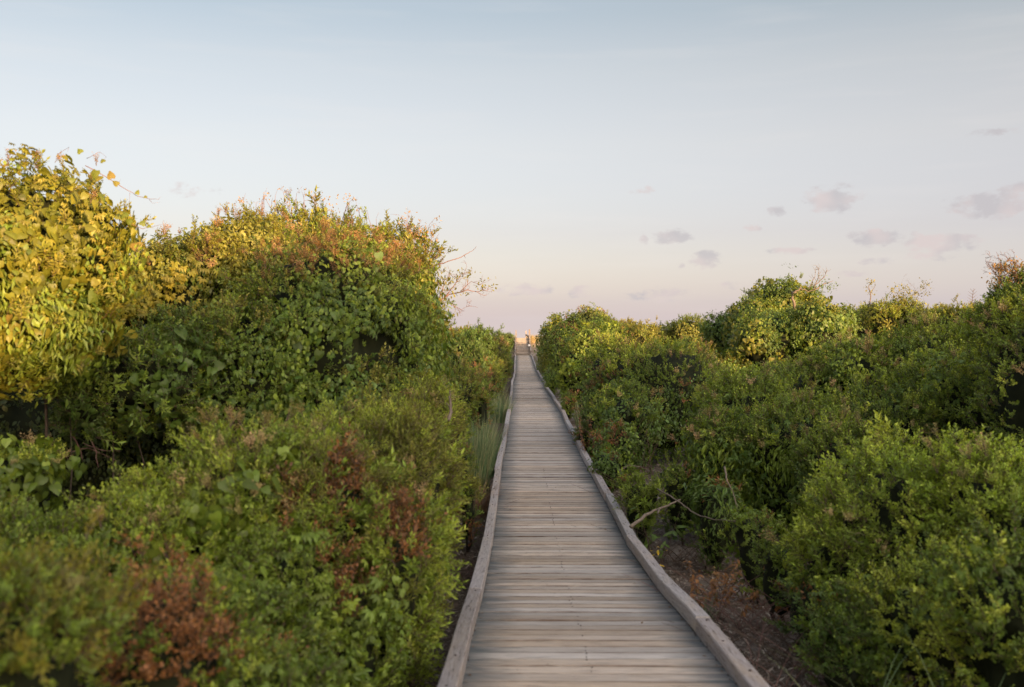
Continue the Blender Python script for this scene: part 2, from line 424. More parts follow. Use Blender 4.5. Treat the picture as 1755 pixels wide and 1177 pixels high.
while Yp < 91.3:
    x, _ = path(Yp); z = deck_z(Yp)
    sl = math.atan((deck_z(Yp + .3) - deck_z(Yp - .3)) / .6)
    yaw = -math.atan(0.0085) + random.gauss(0, .0028)
    jz = random.gauss(0, .0024); jx = random.gauss(0, .006)
    if k < 300:
        o = bpy.data.objects.new('plank', pm[random.randrange(10)]); COL.objects.link(o)
        o.location = (x + jx, Yp, z + jz); o.rotation_euler = (sl, random.gauss(0, .0018), yaw)
        if random.random() < .5: o.scale = (1, -1, 1)
        if random.random() < .5: o.scale[0] = -1
        child(o, bw)
        if Yp < 16 and random.random() < .75:
            for nxo in ((-.66, -.02, .66) if random.random() < .5 else (-.66, .66)):
                for dy in (-.035, .035):
                    nails.box((x + nxo + random.gauss(0, .006), Yp + dy, z + .003), (.0034, .0034, .003))
    else:
        R = Matrix.Rotation(sl, 3, 'X')
        far_mb.box((x + jx, Yp, z - PT / 2 + jz), (HW, PW / 2, PT / 2), R)
    Yp += PITCH + random.gauss(0, .0012); k += 1
x_, z_ = path(68); F_ = Matrix.Translation((x_, 68, z_)) @ Matrix.Rotation(-.0085, 4, 'Z')
Fi = F_.inverted(); far_mb.v = [tuple(Fi @ Vector(p)) for p in far_mb.v]
o = far_mb.build('planks', M_plank); tag(o, kind='stuff'); o.location = (x_, 68, z_); o.rotation_euler = (0, 0, -.0085); child(o, bw)
o = nails.build('nails', M_nail); tag(o, kind='stuff'); child(o, bw)
# planks behind the camera
back = MB(); Yp = 1.2 - PITCH
while Yp > -7:
    x, _ = path(Yp); z = deck_z(Yp)
    back.box((x, Yp, z - PT / 2 + random.gauss(0, .002)), (HW, PW / 2, PT / 2)); Yp -= PITCH
o = back.build('planks', M_plank); tag(o, kind='stuff'); child(o, bw)
# frame beneath
fr = MB()
ys = np.arange(-7, 91, 1.5)
for s in (-.68, 0, .68):
    for a, bb in zip(ys[:-1], ys[1:]):
        A = Vector((path(a)[0] + s, a, deck_z(a) - PT - .075)); B = Vector((path(bb)[0] + s, bb, deck_z(bb) - PT - .075))
        d = B - A; R = d.to_track_quat('Y', 'Z').to_matrix()
        fr.box((A + B) / 2, (.02, d.length / 2, .07), R)
child(fr.build('stringers', M_under), bw)
ps = MB()
for a in np.arange(-6, 90, 2.4):
    for s in (-.64, .64):
        x = path(a)[0] + s; ps.box((x, a, deck_z(a) - .5), (.045, .045, .40))
child(ps.build('piles', M_under), bw)
# kerb rails: measured outer edges in the photo, (px at row py)
def rail_timber(A, B, hw=.045, hh=.046, seed=0):
    r = random.Random(seed); d = (B - A); n = 5; L_ = d.length
    V, Fc = [], []
    for i in range(n):
        y = -L_ / 2 + L_ * i / (n - 1); e = r.uniform(-.003, .003); bz = .006; sag = r.uniform(-.003, .003)
        V += [(-hw + e, y, -hh), (-hw + e, y, hh - bz), (-hw + bz + e, y, hh + sag), (hw - bz + e, y, hh + sag), (hw + e, y, hh - bz), (hw + e, y, -hh)]
    for i in range(n - 1):
        for k in range(6):
            k2 = (k + 1) % 6; Fc.append((i * 6 + k, i * 6 + k2, (i + 1) * 6 + k2, (i + 1) * 6 + k))
    Fc.append(tuple(range(5, -1, -1))); Fc.append(tuple((n - 1) * 6 + k for k in range(6)))
    o = mesh_obj('kerb_rail', V, Fc, M_rail)
    o.location = (A + B) / 2; o.rotation_euler = d.to_track_quat('Y', 'Z').to_euler()
    child(o, bw); return o
leftcuts = [-7, -4, -1.2, 1.8, 4.35, 6.95, 9.6, 12.1, 14.6, 17.0, 19.5, 22.4, 26, 29.5, 33, 37, 41, 45, 49.5, 54, 58.5, 63, 67.5, 72, 76.5, 81, 85.5, 90.6]
rightcuts = [-7, -4, -1.2, 1.6, 3.6, 5.9, 7.5, 9.7, 12.3, 14.8, 17.4, 20.2, 23.4, 27, 30.5, 34, 38, 42, 46, 50, 55, 60, 64.5, 69, 73.5, 78, 82, 86, 90.6]
blk = MB()
for sgn, cuts in ((-1, leftcuts), (1, rightcuts)):
    r = random.Random(4 + sgn)
    pts = []
    for Yc in cuts:
        x, z = path(Yc)
        amp = .007 if Yc < 20 else .016
        pts.append(Vector((x + sgn * (HW - .045) + r.gauss(0, amp), Yc, z - .046 + r.gauss(0, .003 if Yc < 20 else .008))))
    for i, (A, B) in enumerate(zip(pts[:-1], pts[1:])):
        d = (B - A).normalized()
        off = Vector((r.gauss(0, .004), 0, r.uniform(0, .006)))
        rail_timber(A + d * .005 + off, B - d * .005 + off, seed=i * 7 + sgn)
        L_ = (B - A).length; q = .35
    # nothing under the rails: they lie on the boards
    for A, B in zip(pts[:-1], pts[1:]):
        if A.y < 24 and B.y > 2:
            d = B - A
            for tt in (.03, .25, .5, .75, .97):
                c_ = A + d * tt; blk.box((c_.x + r.gauss(0, .006), c_.y, c_.z + .049), (.006, .006, .004))
o = blk.build('bolts', M_nail); tag(o, kind='stuff'); child(o, bw)
# bits fallen against the rails and on the boards
fl = MB()
r = random.Random(21)
for i in range(150):
    Y = 2.5 + 22 * r.random() ** 1.6; s = r.random()
    x, _ = path(Y); z = deck_z(Y)
    if s < .62: X = x - HW + .095 + abs(r.gauss(0, .018))
    elif s < .8: X = x + HW - .095 - abs(r.gauss(0, .02))
    else: X = x + r.uniform(-.55, .55)
    a = r.random() * 6.28; l = r.uniform(.006, .018); w = l * r.uniform(.2, .6)
    u = Vector((math.cos(a), math.sin(a), r.uniform(-.2, .5))) * l; v = Vector((-math.sin(a), math.cos(a), r.uniform(-.2, .2))) * w
    c0 = Vector((X, Y, z + .007))
    fl.add([c0 - u, c0 + v + Vector((0, 0, .003)), c0 + u, c0 - v + Vector((0, 0, .002))], [(0, 1, 2), (0, 2, 3)])
o = fl.build('fallen_leaves', M_dead); tag(o, 'tiny red-brown leaf bits lying along the kerb rails on the boardwalk', 'leaves', kind='stuff')

# ------------------------------------------------------------------ stairs over the dune
st = empty('staircase', (1.01, 91, 0)); tag(st, 'far wooden stairs with handrails at the end of the boardwalk', 'staircase')
zb = deck_z(91); NST = 9; RI = .178; TR = .27; x0 = 1.01
for i in range(NST):
    y = 91.2 + i * TR; z = zb + (i + 1) * RI
    mb = MB(); mb.box((0, 0, 0), (.62, TR / 2 + .012, .02)); o = mb.build('tread', M_post); o.location = (x0, y + TR / 2, z - .02 + random.gauss(0, .006)); o.rotation_euler = (0, random.gauss(0, .006), 0); child(o, st)
    mb = MB(); mb.box((0, 0, 0), (.60, .016, RI / 2 - .026)); o = mb.build('riser', M_post); o.location = (x0, y + .02, z - RI / 2 - .018); child(o, st)
yt = 91.2 + NST * TR; zt = zb + NST * RI
for i in range(14):
    mb = MB(); mb.box((0, 0, 0), (.66, .068, .018)); o = mb.build('landing_plank', M_post); o.location = (x0, yt + .1 + i * .145, zt - .02); child(o, st)
for s in (-1, 1):
    A = Vector((x0 + s * .655, 91.12, zb + .10)); B = Vector((x0 + s * .655, yt, zt - .05)); d = B - A
    mb = MB(); mb.box((0, 0, 0), (.022, d.length / 2, .13)); o = mb.build('stringer', M_post); o.location = (A + B) / 2; o.rotation_euler = d.to_track_quat('Y', 'Z').to_euler(); child(o, st)
    A = Vector((x0 + s * .72, 91.1, zb + .30)); B = Vector((x0 + s * .62, yt, zt + .28)); d = B - A
    mb = MB(); mb.box((0, 0, 0), (.055, d.length / 2, .09)); o = mb.build('handrail', M_post); o.location = (A + B) / 2; o.rotation_euler = d.to_track_quat('Y', 'Z').to_euler(); child(o, st)
    for (y, h, zz) in ((91.15, .36, zb - .35), (yt - .05, .80 if s > 0 else .72, zt - .6)):
        w = .062 if (s > 0 and y > 92) else .05
        mb = MB(); H = h + (zt - zz - (zt - zb) * (y < 92)) ; mb.box((0, 0, H / 2), (w, w, H / 2)); 
        mb.add([(-w, -w, H), (w, -w, H), (w, w, H), (-w, w, H), (0, 0, H + .04)], [(0, 1, 4), (1, 2, 4), (2, 3, 4), (3, 0, 4)])
        o = mb.build('post', M_post); o.location = (x0 + s * (.74 if y < 92 else .63), y, zz); child(o, st)
mb = MB(); mb.box((0, 0, .5), (.05, .05, .55)); o = mb.build('post', M_post); o.location = (x0 + .36, yt + 3.5, zt - .35); child(o, st)
A = Vector((x0 + .36, yt + 3.4, zt + .30)); B = Vector((x0 + .56, yt, zt + .12)); d = B - A
mb = MB(); mb.box((0, 0, 0), (.03, d.length / 2, .08)); o = mb.build('handrail', M_post); o.location = (A + B) / 2; o.rotation_euler = d.to_track_quat('Y', 'Z').to_euler(); child(o, st)
mb = MB(); mb.box((0, 0, 0), (.075, .008, .08)); o = mb.build('notice_plate', M_white); p_ = P(907, 591.5, 91.0); o.location = (p_[0], 91.02, p_[2]); child(o, st)

# ------------------------------------------------------------------ foliage sprigs
SPR = {}
def leaf_geo(L_, w, kind='lance'):
    """leaf in local coords: base at 0, tip along +Y, face +Z"""
    if kind == 'heart':
        v = [(0, 0, 0), (-.34*w, -.10*L_, -.01*L_), (-.52*w, .16*L_, -.03*L_), (-.40*w, .50*L_, -.05*L_), (0, L_, -.14*L_), (.40*w, .50*L_, -.05*L_), (.52*w, .16*L_, -.03*L_), (.34*w, -.10*L_, -.01*L_), (0, .45*L_, .03*L_)]
        f = [(8, 0, 1), (8, 1, 2), (8, 2, 3), (8, 3, 4), (8, 4, 5), (8, 5, 6), (8, 6, 7), (8, 7, 0)]
    elif kind == 'oval':
        v = [(0, 0, 0), (-.42*w, .30*L_, -.05*L_), (-.40*w, .66*L_, -.06*L_), (0, L_, -.10*L_), (.40*w, .66*L_, -.06*L_), (.42*w, .30*L_, -.05*L_), (0, .5*L_, .0)]
        f = [(6, 0, 1), (6, 1, 2), (6, 2, 3), (6, 3, 4), (6, 4, 5), (6, 5, 0)]
    else:
        v = [(0, 0, 0), (-.5*w, .42*L_, .07*L_), (0, .45*L_, 0), (.5*w, .42*L_, .07*L_), (0, L_, -.10*L_)]
        f = [(0, 2, 1), (0, 3, 2), (1, 2, 4), (2, 3, 4)]
    return v, f
def make_sprig(name, spec_, mat, seed):
    r = random.Random(seed); V, Fc, var, mi = [], [], [], []
    def put(v, f, M, val, m=0):
        b = len(V)
        for p in v: V.append(tuple(M @ Vector(p))); var.append(val)
        for q in f: Fc.append(tuple(b + i for i in q)); mi.append(m)
    def orient(pos, d, up, s=1.0):
        y = Vector(d).normalized(); z = Vector(up) - y * Vector(up).dot(y)
        if z.length < .01: z = y.orthogonal()
        z.normalize(); x = y.cross(z)
        M = Matrix((x * s, y * s, z * s)).transposed().to_4x4(); M.translation = pos; return M
    k = spec_['k']
    if k == 'shoot':       # leafy twigs growing along +Z
        stems = spec_.get('stems', 3); H = spec_['h']
        for s in range(stems):
            a0 = r.random() * 6.28; lean = 0 if s == 0 else r.uniform(.25, .75)
            base_z = 0 if s == 0 else H * r.uniform(0, .35); hh = H * (1 if s == 0 else r.uniform(.45, .8))
            dirv = Vector((math.cos(a0) * lean, math.sin(a0) * lean, 1)).normalized(); bend = Vector((r.gauss(0, .12), r.gauss(0, .12), 0))
            pt = lambda t: Vector((0, 0, base_z)) + dirv * hh * t + bend * hh * t * t
            mb = MB(); mb.tube([pt(0), pt(.5), pt(1)], [.0022, .0016, .0006], 3, cap=False)
            put(mb.v, mb.f, Matrix(), .35, 1)
            nl = max(5, int(spec_['n'] / stems * (1.3 if s == 0 else .85)))
            for i in range(nl):
                t_ = .12 + .88 * (i + r.random() * .5) / nl; a = i * 2.4 + r.random() * .6 + a0
                open_ = r.uniform(.55, 1.25) * (1.15 - .55 * t_)
                d = dirv * math.cos(open_) + Vector((math.cos(a), math.sin(a), 0)) * math.sin(open_)
                l = spec_['l'] * r.uniform(.7, 1.2) * (1.1 - .35 * t_); w = l * spec_['w']
                v, f = leaf_geo(l, w, spec_.get('leaf', 'lance'))
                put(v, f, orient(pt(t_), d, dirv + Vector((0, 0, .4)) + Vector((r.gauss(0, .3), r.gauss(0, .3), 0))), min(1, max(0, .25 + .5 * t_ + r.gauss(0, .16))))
    elif k == 'mat':       # leaves shingled over the surface: +Z outward, tips to -Y
        for i in range(spec_['n']):
            R_ = spec_['r']; p = Vector((r.uniform(-R_, R_), r.uniform(-R_, R_), r.uniform(-.05, .05)))
            d = Vector((r.gauss(0, .45), -1, r.gauss(-.15, .35))); up = Vector((r.gauss(0, .4), r.gauss(.25, .35), 1))
            l = spec_['l'] * r.uniform(.6, 1.25)
            v, f = leaf_geo(l, l * spec_['w'], spec_.get('leaf', 'heart'))
            put(v, f, orient(p, d, up), min(1, max(0, r.gauss(.5, .22))))
    elif k == 'palm':      # five leaflets from one stalk, a few stalks
        for i in range(spec_['n']):
            R_ = spec_['r']; p = Vector((r.uniform(-R_, R_), r.uniform(-R_, R_), r.uniform(0, .07)))
            rot = r.gauss(0, .5); val = min(1, max(0, r.gauss(.5, .22)))
            for j in range(5):
                a = -math.pi / 2 + rot + (j - 2) * .62
                d = Vector((math.cos(a), math.sin(a), -.25 + r.gauss(0, .12))); l = spec_['l'] * (1 - .12 * abs(j - 2)) * r.uniform(.85, 1.1)
                v, f = leaf_geo(l, l * .42); put(v, f, orient(p + d * .006, d, Vector((0, .3, 1))), val)
    elif k == 'fluff':     # airy seed heads / new red growth along +Z
        for s in range(spec_.get('stems', 4)):
            a0 = r.random() * 6.28; lean = r.uniform(.05, .6); H = spec_['h'] * r.uniform(.6, 1.1)
            d0 = Vector((math.cos(a0) * lean, math.sin(a0) * lean, 1)).normalized()
            mb = MB(); mb.tube([Vector(), d0 * H * .5, d0 * H + Vector((0, 0, -.01))], [.0018, .0013, .0005], 3, cap=False); put(mb.v, mb.f, Matrix(), .3, 1)
            for i in range(spec_['n']):
                t_ = r.uniform(.35, 1); a = r.random() * 6.28; d = Vector((math.cos(a), math.sin(a), r.uniform(.1, 1)))
                l = spec_['l'] * r.uniform(.5, 1.2); v, f = leaf_geo(l, l * .55)
                put(v, f, orient(d0 * H * t_ + d * .008, d, d0), min(1, max(0, r.gauss(.5, .25))))
    me = bpy.data.meshes.new(name); me.from_pydata(V, [], Fc); me.materials.append(mat); me.materials.append(M_twig)
    me.polygons.foreach_set('material_index', mi)
    at = me.attributes.new('var', 'FLOAT', 'POINT'); at.data.foreach_set('value', var)
    me.update()
    return bpy.data.objects.new(name, me)   # kept out of the scene, only instanced
SPEC = {
 'myrtle': (dict(k='shoot', h=.17, n=34, l=.042, w=.30, stems=4), M_leaf),
 'yaupon': (dict(k='shoot', h=.14, n=40, l=.030, w=.58, stems=4, leaf='oval'), M_leaf),
 'bay':    (dict(k='shoot', h=.16, n=26, l=.065, w=.34, stems=3), M_leaf_gloss),
 'heart':  (dict(k='mat', n=9, r=.13, l=.075, w=.95, leaf='heart'), M_leaf),
 'vine':   (dict(k='mat', n=18, r=.14, l=.050, w=.70, leaf='oval'), M_leaf_gloss),
 'lance':  (dict(k='mat', n=15, r=.12, l=.085, w=.30, leaf='lance'), M_leaf_gloss),
 'palm':   (dict(k='palm', n=5, r=.11, l=.060), M_leaf),
 'fluff':  (dict(k='fluff', h=.15, n=22, l=.017, stems=6), M_leaf),
 'dead':   (dict(k='shoot', h=.14, n=26, l=.030, w=.60, stems=4, leaf='oval'), M_leaf),
}
def sprig(kind):
    """three variants of each kind"""
    if kind not in SPR:
        sp_, mt = SPEC[kind]; SPR[kind] = [make_sprig('sprig_' + kind, sp_, mt, 100 + i * 13 + len(SPR)) for i in range(3)]
    return SPR[kind]
TREES = {}
def leaf_tree(kinds):
    key = tuple(kinds)
    if key in TREES: return TREES[key]
    g = bpy.data.node_groups.new('foliage_' + '_'.join(kinds), 'GeometryNodeTree')
    g.interface.new_socket('Geometry', in_out='INPUT', socket_type='NodeSocketGeometry')
    g.interface.new_socket('Geometry', in_out='OUTPUT', socket_type='NodeSocketGeometry')
    gi = g.nodes.new('NodeGroupInput'); go_ = g.nodes.new('NodeGroupOutput'); jn = g.nodes.new('GeometryNodeJoinGeometry')
    def attr(n, ty):
        a = g.nodes.new('GeometryNodeInputNamedAttribute'); a.data_type = ty; a.inputs[0].default_value = n; return a.outputs[0]
    kd = attr('sprig', 'INT'); rot = attr('rot', 'FLOAT_VECTOR'); scl = attr('size', 'FLOAT')
    def pick(i):
        c = g.nodes.new('FunctionNodeCompare'); c.data_type = 'INT'; c.operation = 'EQUAL'
        g.links.new(kd, c.inputs[2]); c.inputs[3].default_value = i
        s = g.nodes.new('GeometryNodeSeparateGeometry'); s.domain = 'POINT'
        g.links.new(gi.outputs[0], s.inputs[0]); g.links.new(c.outputs[0], s.inputs[1]); return s.outputs[0]
    g.links.new(pick(0), jn.inputs[0])
    i = 1
    for k in kinds:
        for ob in sprig(k):
            oi = g.nodes.new('GeometryNodeObjectInfo'); oi.inputs['Object'].default_value = ob; oi.transform_space = 'ORIGINAL'
            oi.inputs['As Instance'].default_value = True
            ip = g.nodes.new('GeometryNodeInstanceOnPoints')
            g.links.new(pick(i), ip.inputs['Points']); g.links.new(oi.outputs['Geometry'], ip.inputs['Instance'])
            g.links.new(rot, ip.inputs['Rotation']); g.links.new(scl, ip.inputs['Scale'])
            g.links.new(ip.outputs[0], jn.inputs[0]); i += 1
    g.links.new(jn.outputs[0], go_.inputs[0])
    TREES[key] = g
    return g

def frames_to_euler(X, Y, Z):
    """columns X,Y,Z -> XYZ euler, arrays Nx3"""
    R20 = X[:, 2]; R21 = Y[:, 2]; R22 = Z[:, 2]; R10 = X[:, 1]; R00 = X[:, 0]
    ry = -np.arcsin(np.clip(R20, -1, 1)); rx = np.arctan2(R21, R22); rz = np.arctan2(R10, R00)
    return np.stack([rx, ry, rz], -1)
def norm(a): return a / np.maximum(1e-9, np.linalg.norm(a, axis=-1, keepdims=True))

# colour sets, leaf albedo except the one set darkened as shade
PAL = {
 'dark':   [(.028, .062, .012), (.042, .085, .014), (.060, .110, .018)],
 'mid':    [(.050, .090, .011), (.092, .142, .015), (.140, .185, .022)],
 'fresh':  [(.098, .148, .014), (.175, .228, .022), (.250, .285, .035)],
 'shade_dark':   [(.010, .022, .006), (.016, .034, .008), (.026, .048, .012)],  # leaf colour darkened to paint the shade of the left hollow
 'lime':   [(.15, .22, .020), (.25, .32, .032), (.33, .39, .055)],
 'olive':  [(.080, .095, .012), (.125, .130, .018), (.165, .155, .028)],
 'gold':   [(.085, .100, .010), (.135, .135, .013), (.185, .160, .020)],
 'bluish': [(.030, .075, .030), (.045, .100, .036), (.070, .130, .040)],
 'red':    [(.19, .105, .045), (.27, .155, .065), (.34, .20, .10)],
 'tan':    [(.17, .15, .05), (.25, .19, .08), (.32, .21, .11)],
 'brown':  [(.085, .030, .013), (.160, .055, .020), (.240, .095, .036)],
}
INST = [0]
def shrub(name, label, cat, lumps, mix, group=None, dens=95, size=1.0, bump=.20, stems=5, seed=0, cull=True, hair=.05, coremat=None, cgap=.23, bottom=True, leaves=None, stem_mat=None, patchy=None, cat_parts=('foliage', 'branches')):
    """lumps: (px, py, Y, half width px, half height px, depth m or None). mix: list of (sprig kind, palette, weight, mode)
       mode: 'all', 'top', 'low', 'side', 'tips'"""
    r = np.random.default_rng(1000 + seed); rr = random.Random(seed)
    Lc = []
    for lp in lumps:
        px, py, Y, w, h = lp[:5]; c = np.array(P(px, py, Y)); rx = w * Y / F; rz = h * Y / F
        ry = (lp[5] if len(lp) > 5 and lp[5] else rx * .95)
        gz = float(ground_z(np.array([c[0]]), np.array([c[1]]))[0])
        low = (c[2] - gz) * (.97 if bottom else 0) if (len(lp) < 7 or not lp[6]) else lp[6] * Y / F
        low = max(low, rz * .6)
        Lc.append((c, rx, ry, rz, low))
    base = np.mean([l[0] for l in Lc], 0)
    gz = float(ground_z(np.array([base[0]]), np.array([base[1]]))[0])
    root = empty(name, (base[0], base[1], gz)); tag(root, label, cat, group)
    kinds = []
    for m_ in mix:
        if m_[0] not in kinds: kinds.append(m_[0])
    def sdist(p, l):       # >1 outside
        c, rx, ry, rz, low = l; d = p - c
        q = np.stack([d[:, 0] / rx, d[:, 1] / ry, np.where(d[:, 2] > 0, d[:, 2] / rz, d[:, 2] / low)], -1)
        return np.sqrt((q[:, 0] ** 2 + q[:, 1] ** 2) + np.abs(q[:, 2]) ** np.where(d[:, 2] > 0, 2, 2.6))
    PT_, NO_, BU_ = [], [], []
    cv, cf = [], []
    for li, l in enumerate(Lc):
        c, rx, ry, rz, low = l
        rm = (rx * ry * rz) ** (1 / 3)
        area = 2 * math.pi * ((rx * ry) ** .8 + (rx * rz) ** .8 + (ry * rz) ** .8) ** 1.0 * .62 + 2 * math.pi * math.sqrt(rx * ry) * low * .6
        n = int(area * dens * 1.12)
        d = norm(r.normal(size=(n, 3)))
        # bump seeds
        ns = max(8, int(area / (.11 * max(.5, rm)) )); ns = min(ns, 160)
        sd = norm(r.normal(size=(ns, 3))); sa = r.uniform(.4, 1.1, ns)
        def bumpf(dd):
            cosd = dd @ sd.T; wdt = 1.9 / math.sqrt(ns)
            ang = np.arccos(np.clip(cosd, -1, 1)) / wdt
            return np.max(sa[None] * np.clip(1 - ang * ang, 0, 1), 1)
        def surf(dd, inset=0.0):
            b_ = bumpf(dd); k_ = 1 + bump * (b_ - .45) 
            z = dd[:, 2]; hor = np.sqrt(np.maximum(0, 1 - z * z))
            zz = np.where(z > 0, z * rz, z * low)
            widen = np.where(z < 0, (1 - np.abs(z) ** 2.6) ** .5 / np.maximum(hor, 1e-3), 1); widen = np.clip(widen, 1, 1.35)
            p = np.stack([dd[:, 0] * rx * k_ * widen, dd[:, 1] * ry * k_ * widen, np.where(z > 0, zz * k_, zz)], -1)
            p = p + norm(dd) * fbm(p + c, 1.6 / max(.6, rm), seed + li, 3)[:, None] * .15 * rm
            nn = norm(np.stack([dd[:, 0] / rx, dd[:, 1] / ry, dd[:, 2] / np.where(z > 0, rz, low)], -1))
            return c + p - nn * inset, nn, b_
        p, nn, b_ = surf(d)
        # thin out the side turned away from the walk's viewpoint
        tocam = norm(np.array([0, 0, EYE]) - p); face = (tocam * nn).sum(1)
        keep = r.random(n) < np.where(face > -.15, 1, .42)
        keep &= r.random(n) < np.clip((p[:, 2] - (ground_z(p[:, 0], p[:, 1]) )) * 5.0, .30, 1)
        for lj, l2 in enumerate(Lc):
            if lj != li: keep &= sdist(p, l2) > .68
        p, nn, b_ = p[keep], nn[keep], b_[keep]
        dep = np.where(r.random(len(p)) < .25, r.uniform(.08, .17, len(p)), np.minimum(r.exponential(.05, len(p)), .14)) * (1 if rm < 1 else 1.3)
        p = p - nn * dep[:, None]
        PT_.append(p); NO_.append(nn); BU_.append(b_)
        # core
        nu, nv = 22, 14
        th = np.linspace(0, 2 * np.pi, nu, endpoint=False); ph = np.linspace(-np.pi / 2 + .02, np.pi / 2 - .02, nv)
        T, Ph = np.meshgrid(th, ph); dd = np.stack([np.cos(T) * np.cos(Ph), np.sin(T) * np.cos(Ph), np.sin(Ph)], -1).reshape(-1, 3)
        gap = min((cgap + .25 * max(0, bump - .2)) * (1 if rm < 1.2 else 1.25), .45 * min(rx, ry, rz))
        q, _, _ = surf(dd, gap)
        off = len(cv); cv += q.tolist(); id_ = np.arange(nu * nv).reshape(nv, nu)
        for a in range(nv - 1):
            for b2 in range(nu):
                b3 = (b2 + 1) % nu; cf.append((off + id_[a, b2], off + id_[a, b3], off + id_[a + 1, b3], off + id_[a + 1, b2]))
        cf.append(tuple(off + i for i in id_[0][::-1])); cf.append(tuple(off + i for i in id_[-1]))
    p = np.concatenate(PT_); nn = np.concatenate(NO_); b_ = np.concatenate(BU_); n = len(p)
    zt_ = p[:, 2].max(); zb_ = p[:, 2].min(); hfrac = (p[:, 2] - zb_) / max(.1, zt_ - zb_)
    up = nn[:, 2]
    wts = []
    for (kd, pal, w, mode) in mix:
        cl = fbm(p, 2.2, seed * 3 + len(wts) * 5 + 1, 2)       # species grow in patches
        f = np.clip(.5 + cl * 1.1, .04, 2)
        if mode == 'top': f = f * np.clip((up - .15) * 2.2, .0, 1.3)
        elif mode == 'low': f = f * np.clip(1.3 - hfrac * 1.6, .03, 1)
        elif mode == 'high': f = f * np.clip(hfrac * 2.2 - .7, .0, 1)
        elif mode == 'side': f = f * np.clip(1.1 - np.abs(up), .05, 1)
        elif isinstance(mode, list):
            qx = 877.5 + p[:, 0] * F / p[:, 1]; qy = HY - (p[:, 2] - EYE) * F / p[:, 1]; f = 0
            for (cx_, cy_, rx_, ry_) in mode: f = f + 3.5 * np.clip(1.25 - ((qx - cx_) / rx_) ** 2 - ((qy - cy_) / ry_) ** 2 + cl * .9, 0, 1)
        elif mode == 'patch': f = np.clip(cl * 3 - .55, 0, 2.5)
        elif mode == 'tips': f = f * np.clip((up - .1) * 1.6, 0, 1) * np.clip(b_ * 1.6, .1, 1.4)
        wts.append(w * f + 1e-5)
    wts = np.array(wts).T
    if patchy is not None: wts = patchy(p, wts)
    cum = np.cumsum(wts / wts.sum(1, keepdims=True), 1)
    ch = (r.random(n)[:, None] > cum).sum(1).clip(0, len(mix) - 1)
    # drop a share of whole small patches so that holes open into the crown
    hole = fbm(p, 5.0 / max(.8, size), seed + 77, 2)
    ok = (hole > -.92 + .12 * r.normal(size=n)) | (r.random(n) < .85)
    p, nn, b_, ch, up = p[ok], nn[ok], b_[ok], ch[ok], up[ok]; n = len(p)
    sp_i = np.zeros(n, int); tint = np.zeros((n, 4)); tint[:, 3] = 1; sz = np.zeros(n); ismat = np.zeros(n, bool); tipm = np.zeros(n, bool)
    for i, (kd, pal, w, mode) in enumerate(mix):
        s_ = ch == i; cnt = s_.sum()
        if not cnt: continue
        sp_i[s_] = 1 + kinds.index(kd) * 3 + r.integers(0, 3, cnt)
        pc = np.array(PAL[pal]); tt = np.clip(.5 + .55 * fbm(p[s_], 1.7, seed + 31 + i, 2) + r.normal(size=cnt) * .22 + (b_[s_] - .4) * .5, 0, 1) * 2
        lo = np.minimum(tt.astype(int), 1); fr_ = (tt - lo)[:, None]
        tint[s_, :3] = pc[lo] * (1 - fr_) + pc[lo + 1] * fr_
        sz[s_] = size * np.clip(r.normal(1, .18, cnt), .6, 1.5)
        ismat[s_] = SPEC[kd][0]['k'] in ('mat', 'palm')
        if mode == 'tips': tipm |= s_
    upv = np.array([0, 0, 1.0])
    z1 = norm(nn * .62 + upv * .55 + r.normal(size=(n, 3)) * .33)
    z2 = norm(nn + upv * .12 + r.normal(size=(n, 3)) * .28)
    z = np.where(ismat[:, None], z2, z1)
    yv = upv + r.normal(size=(n, 3)) * np.where(ismat, .25, 2.5)[:, None]
    y = norm(yv - z * (yv * z).sum(1, keepdims=True)); x = np.cross(y, z)
    # long stray shoots
    st_ = (r.random(n) < hair) & (up > .0)
    p = p + z * (np.where(st_, r.uniform(.06, .18, n), 0) + np.where(tipm, .05, 0))[:, None] * size
    # foliage mesh: hull faces + loose instancing points
    nc = len(cv)
    me = bpy.data.meshes.new('foliage')
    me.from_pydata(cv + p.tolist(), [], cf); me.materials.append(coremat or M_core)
    me.polygons.foreach_set('use_smooth', [True] * len(me.polygons))
    a = me.attributes.new('sprig', 'INT', 'POINT'); a.data.foreach_set('value', np.concatenate([np.zeros(nc, int), sp_i]).astype(np.int32))
    a = me.attributes.new('rot', 'FLOAT_VECTOR', 'POINT'); a.data.foreach_set('vector', np.concatenate([np.zeros((nc, 3)), frames_to_euler(x, y, z)]).ravel())
    a = me.attributes.new('size', 'FLOAT', 'POINT'); a.data.foreach_set('value', np.concatenate([np.ones(nc), sz]))
    a = me.attributes.new('tint', 'FLOAT_COLOR', 'POINT'); a.data.foreach_set('color', np.concatenate([np.zeros((nc, 4)), tint]).ravel())
    me.update()
    o = bpy.data.objects.new('foliage', me); COL.objects.link(o); child(o, root); tag(o, kind='stuff')
    md = o.modifiers.new('leaves', 'NODES'); md.node_group = leaf_tree(kinds)
    INST[0] += n
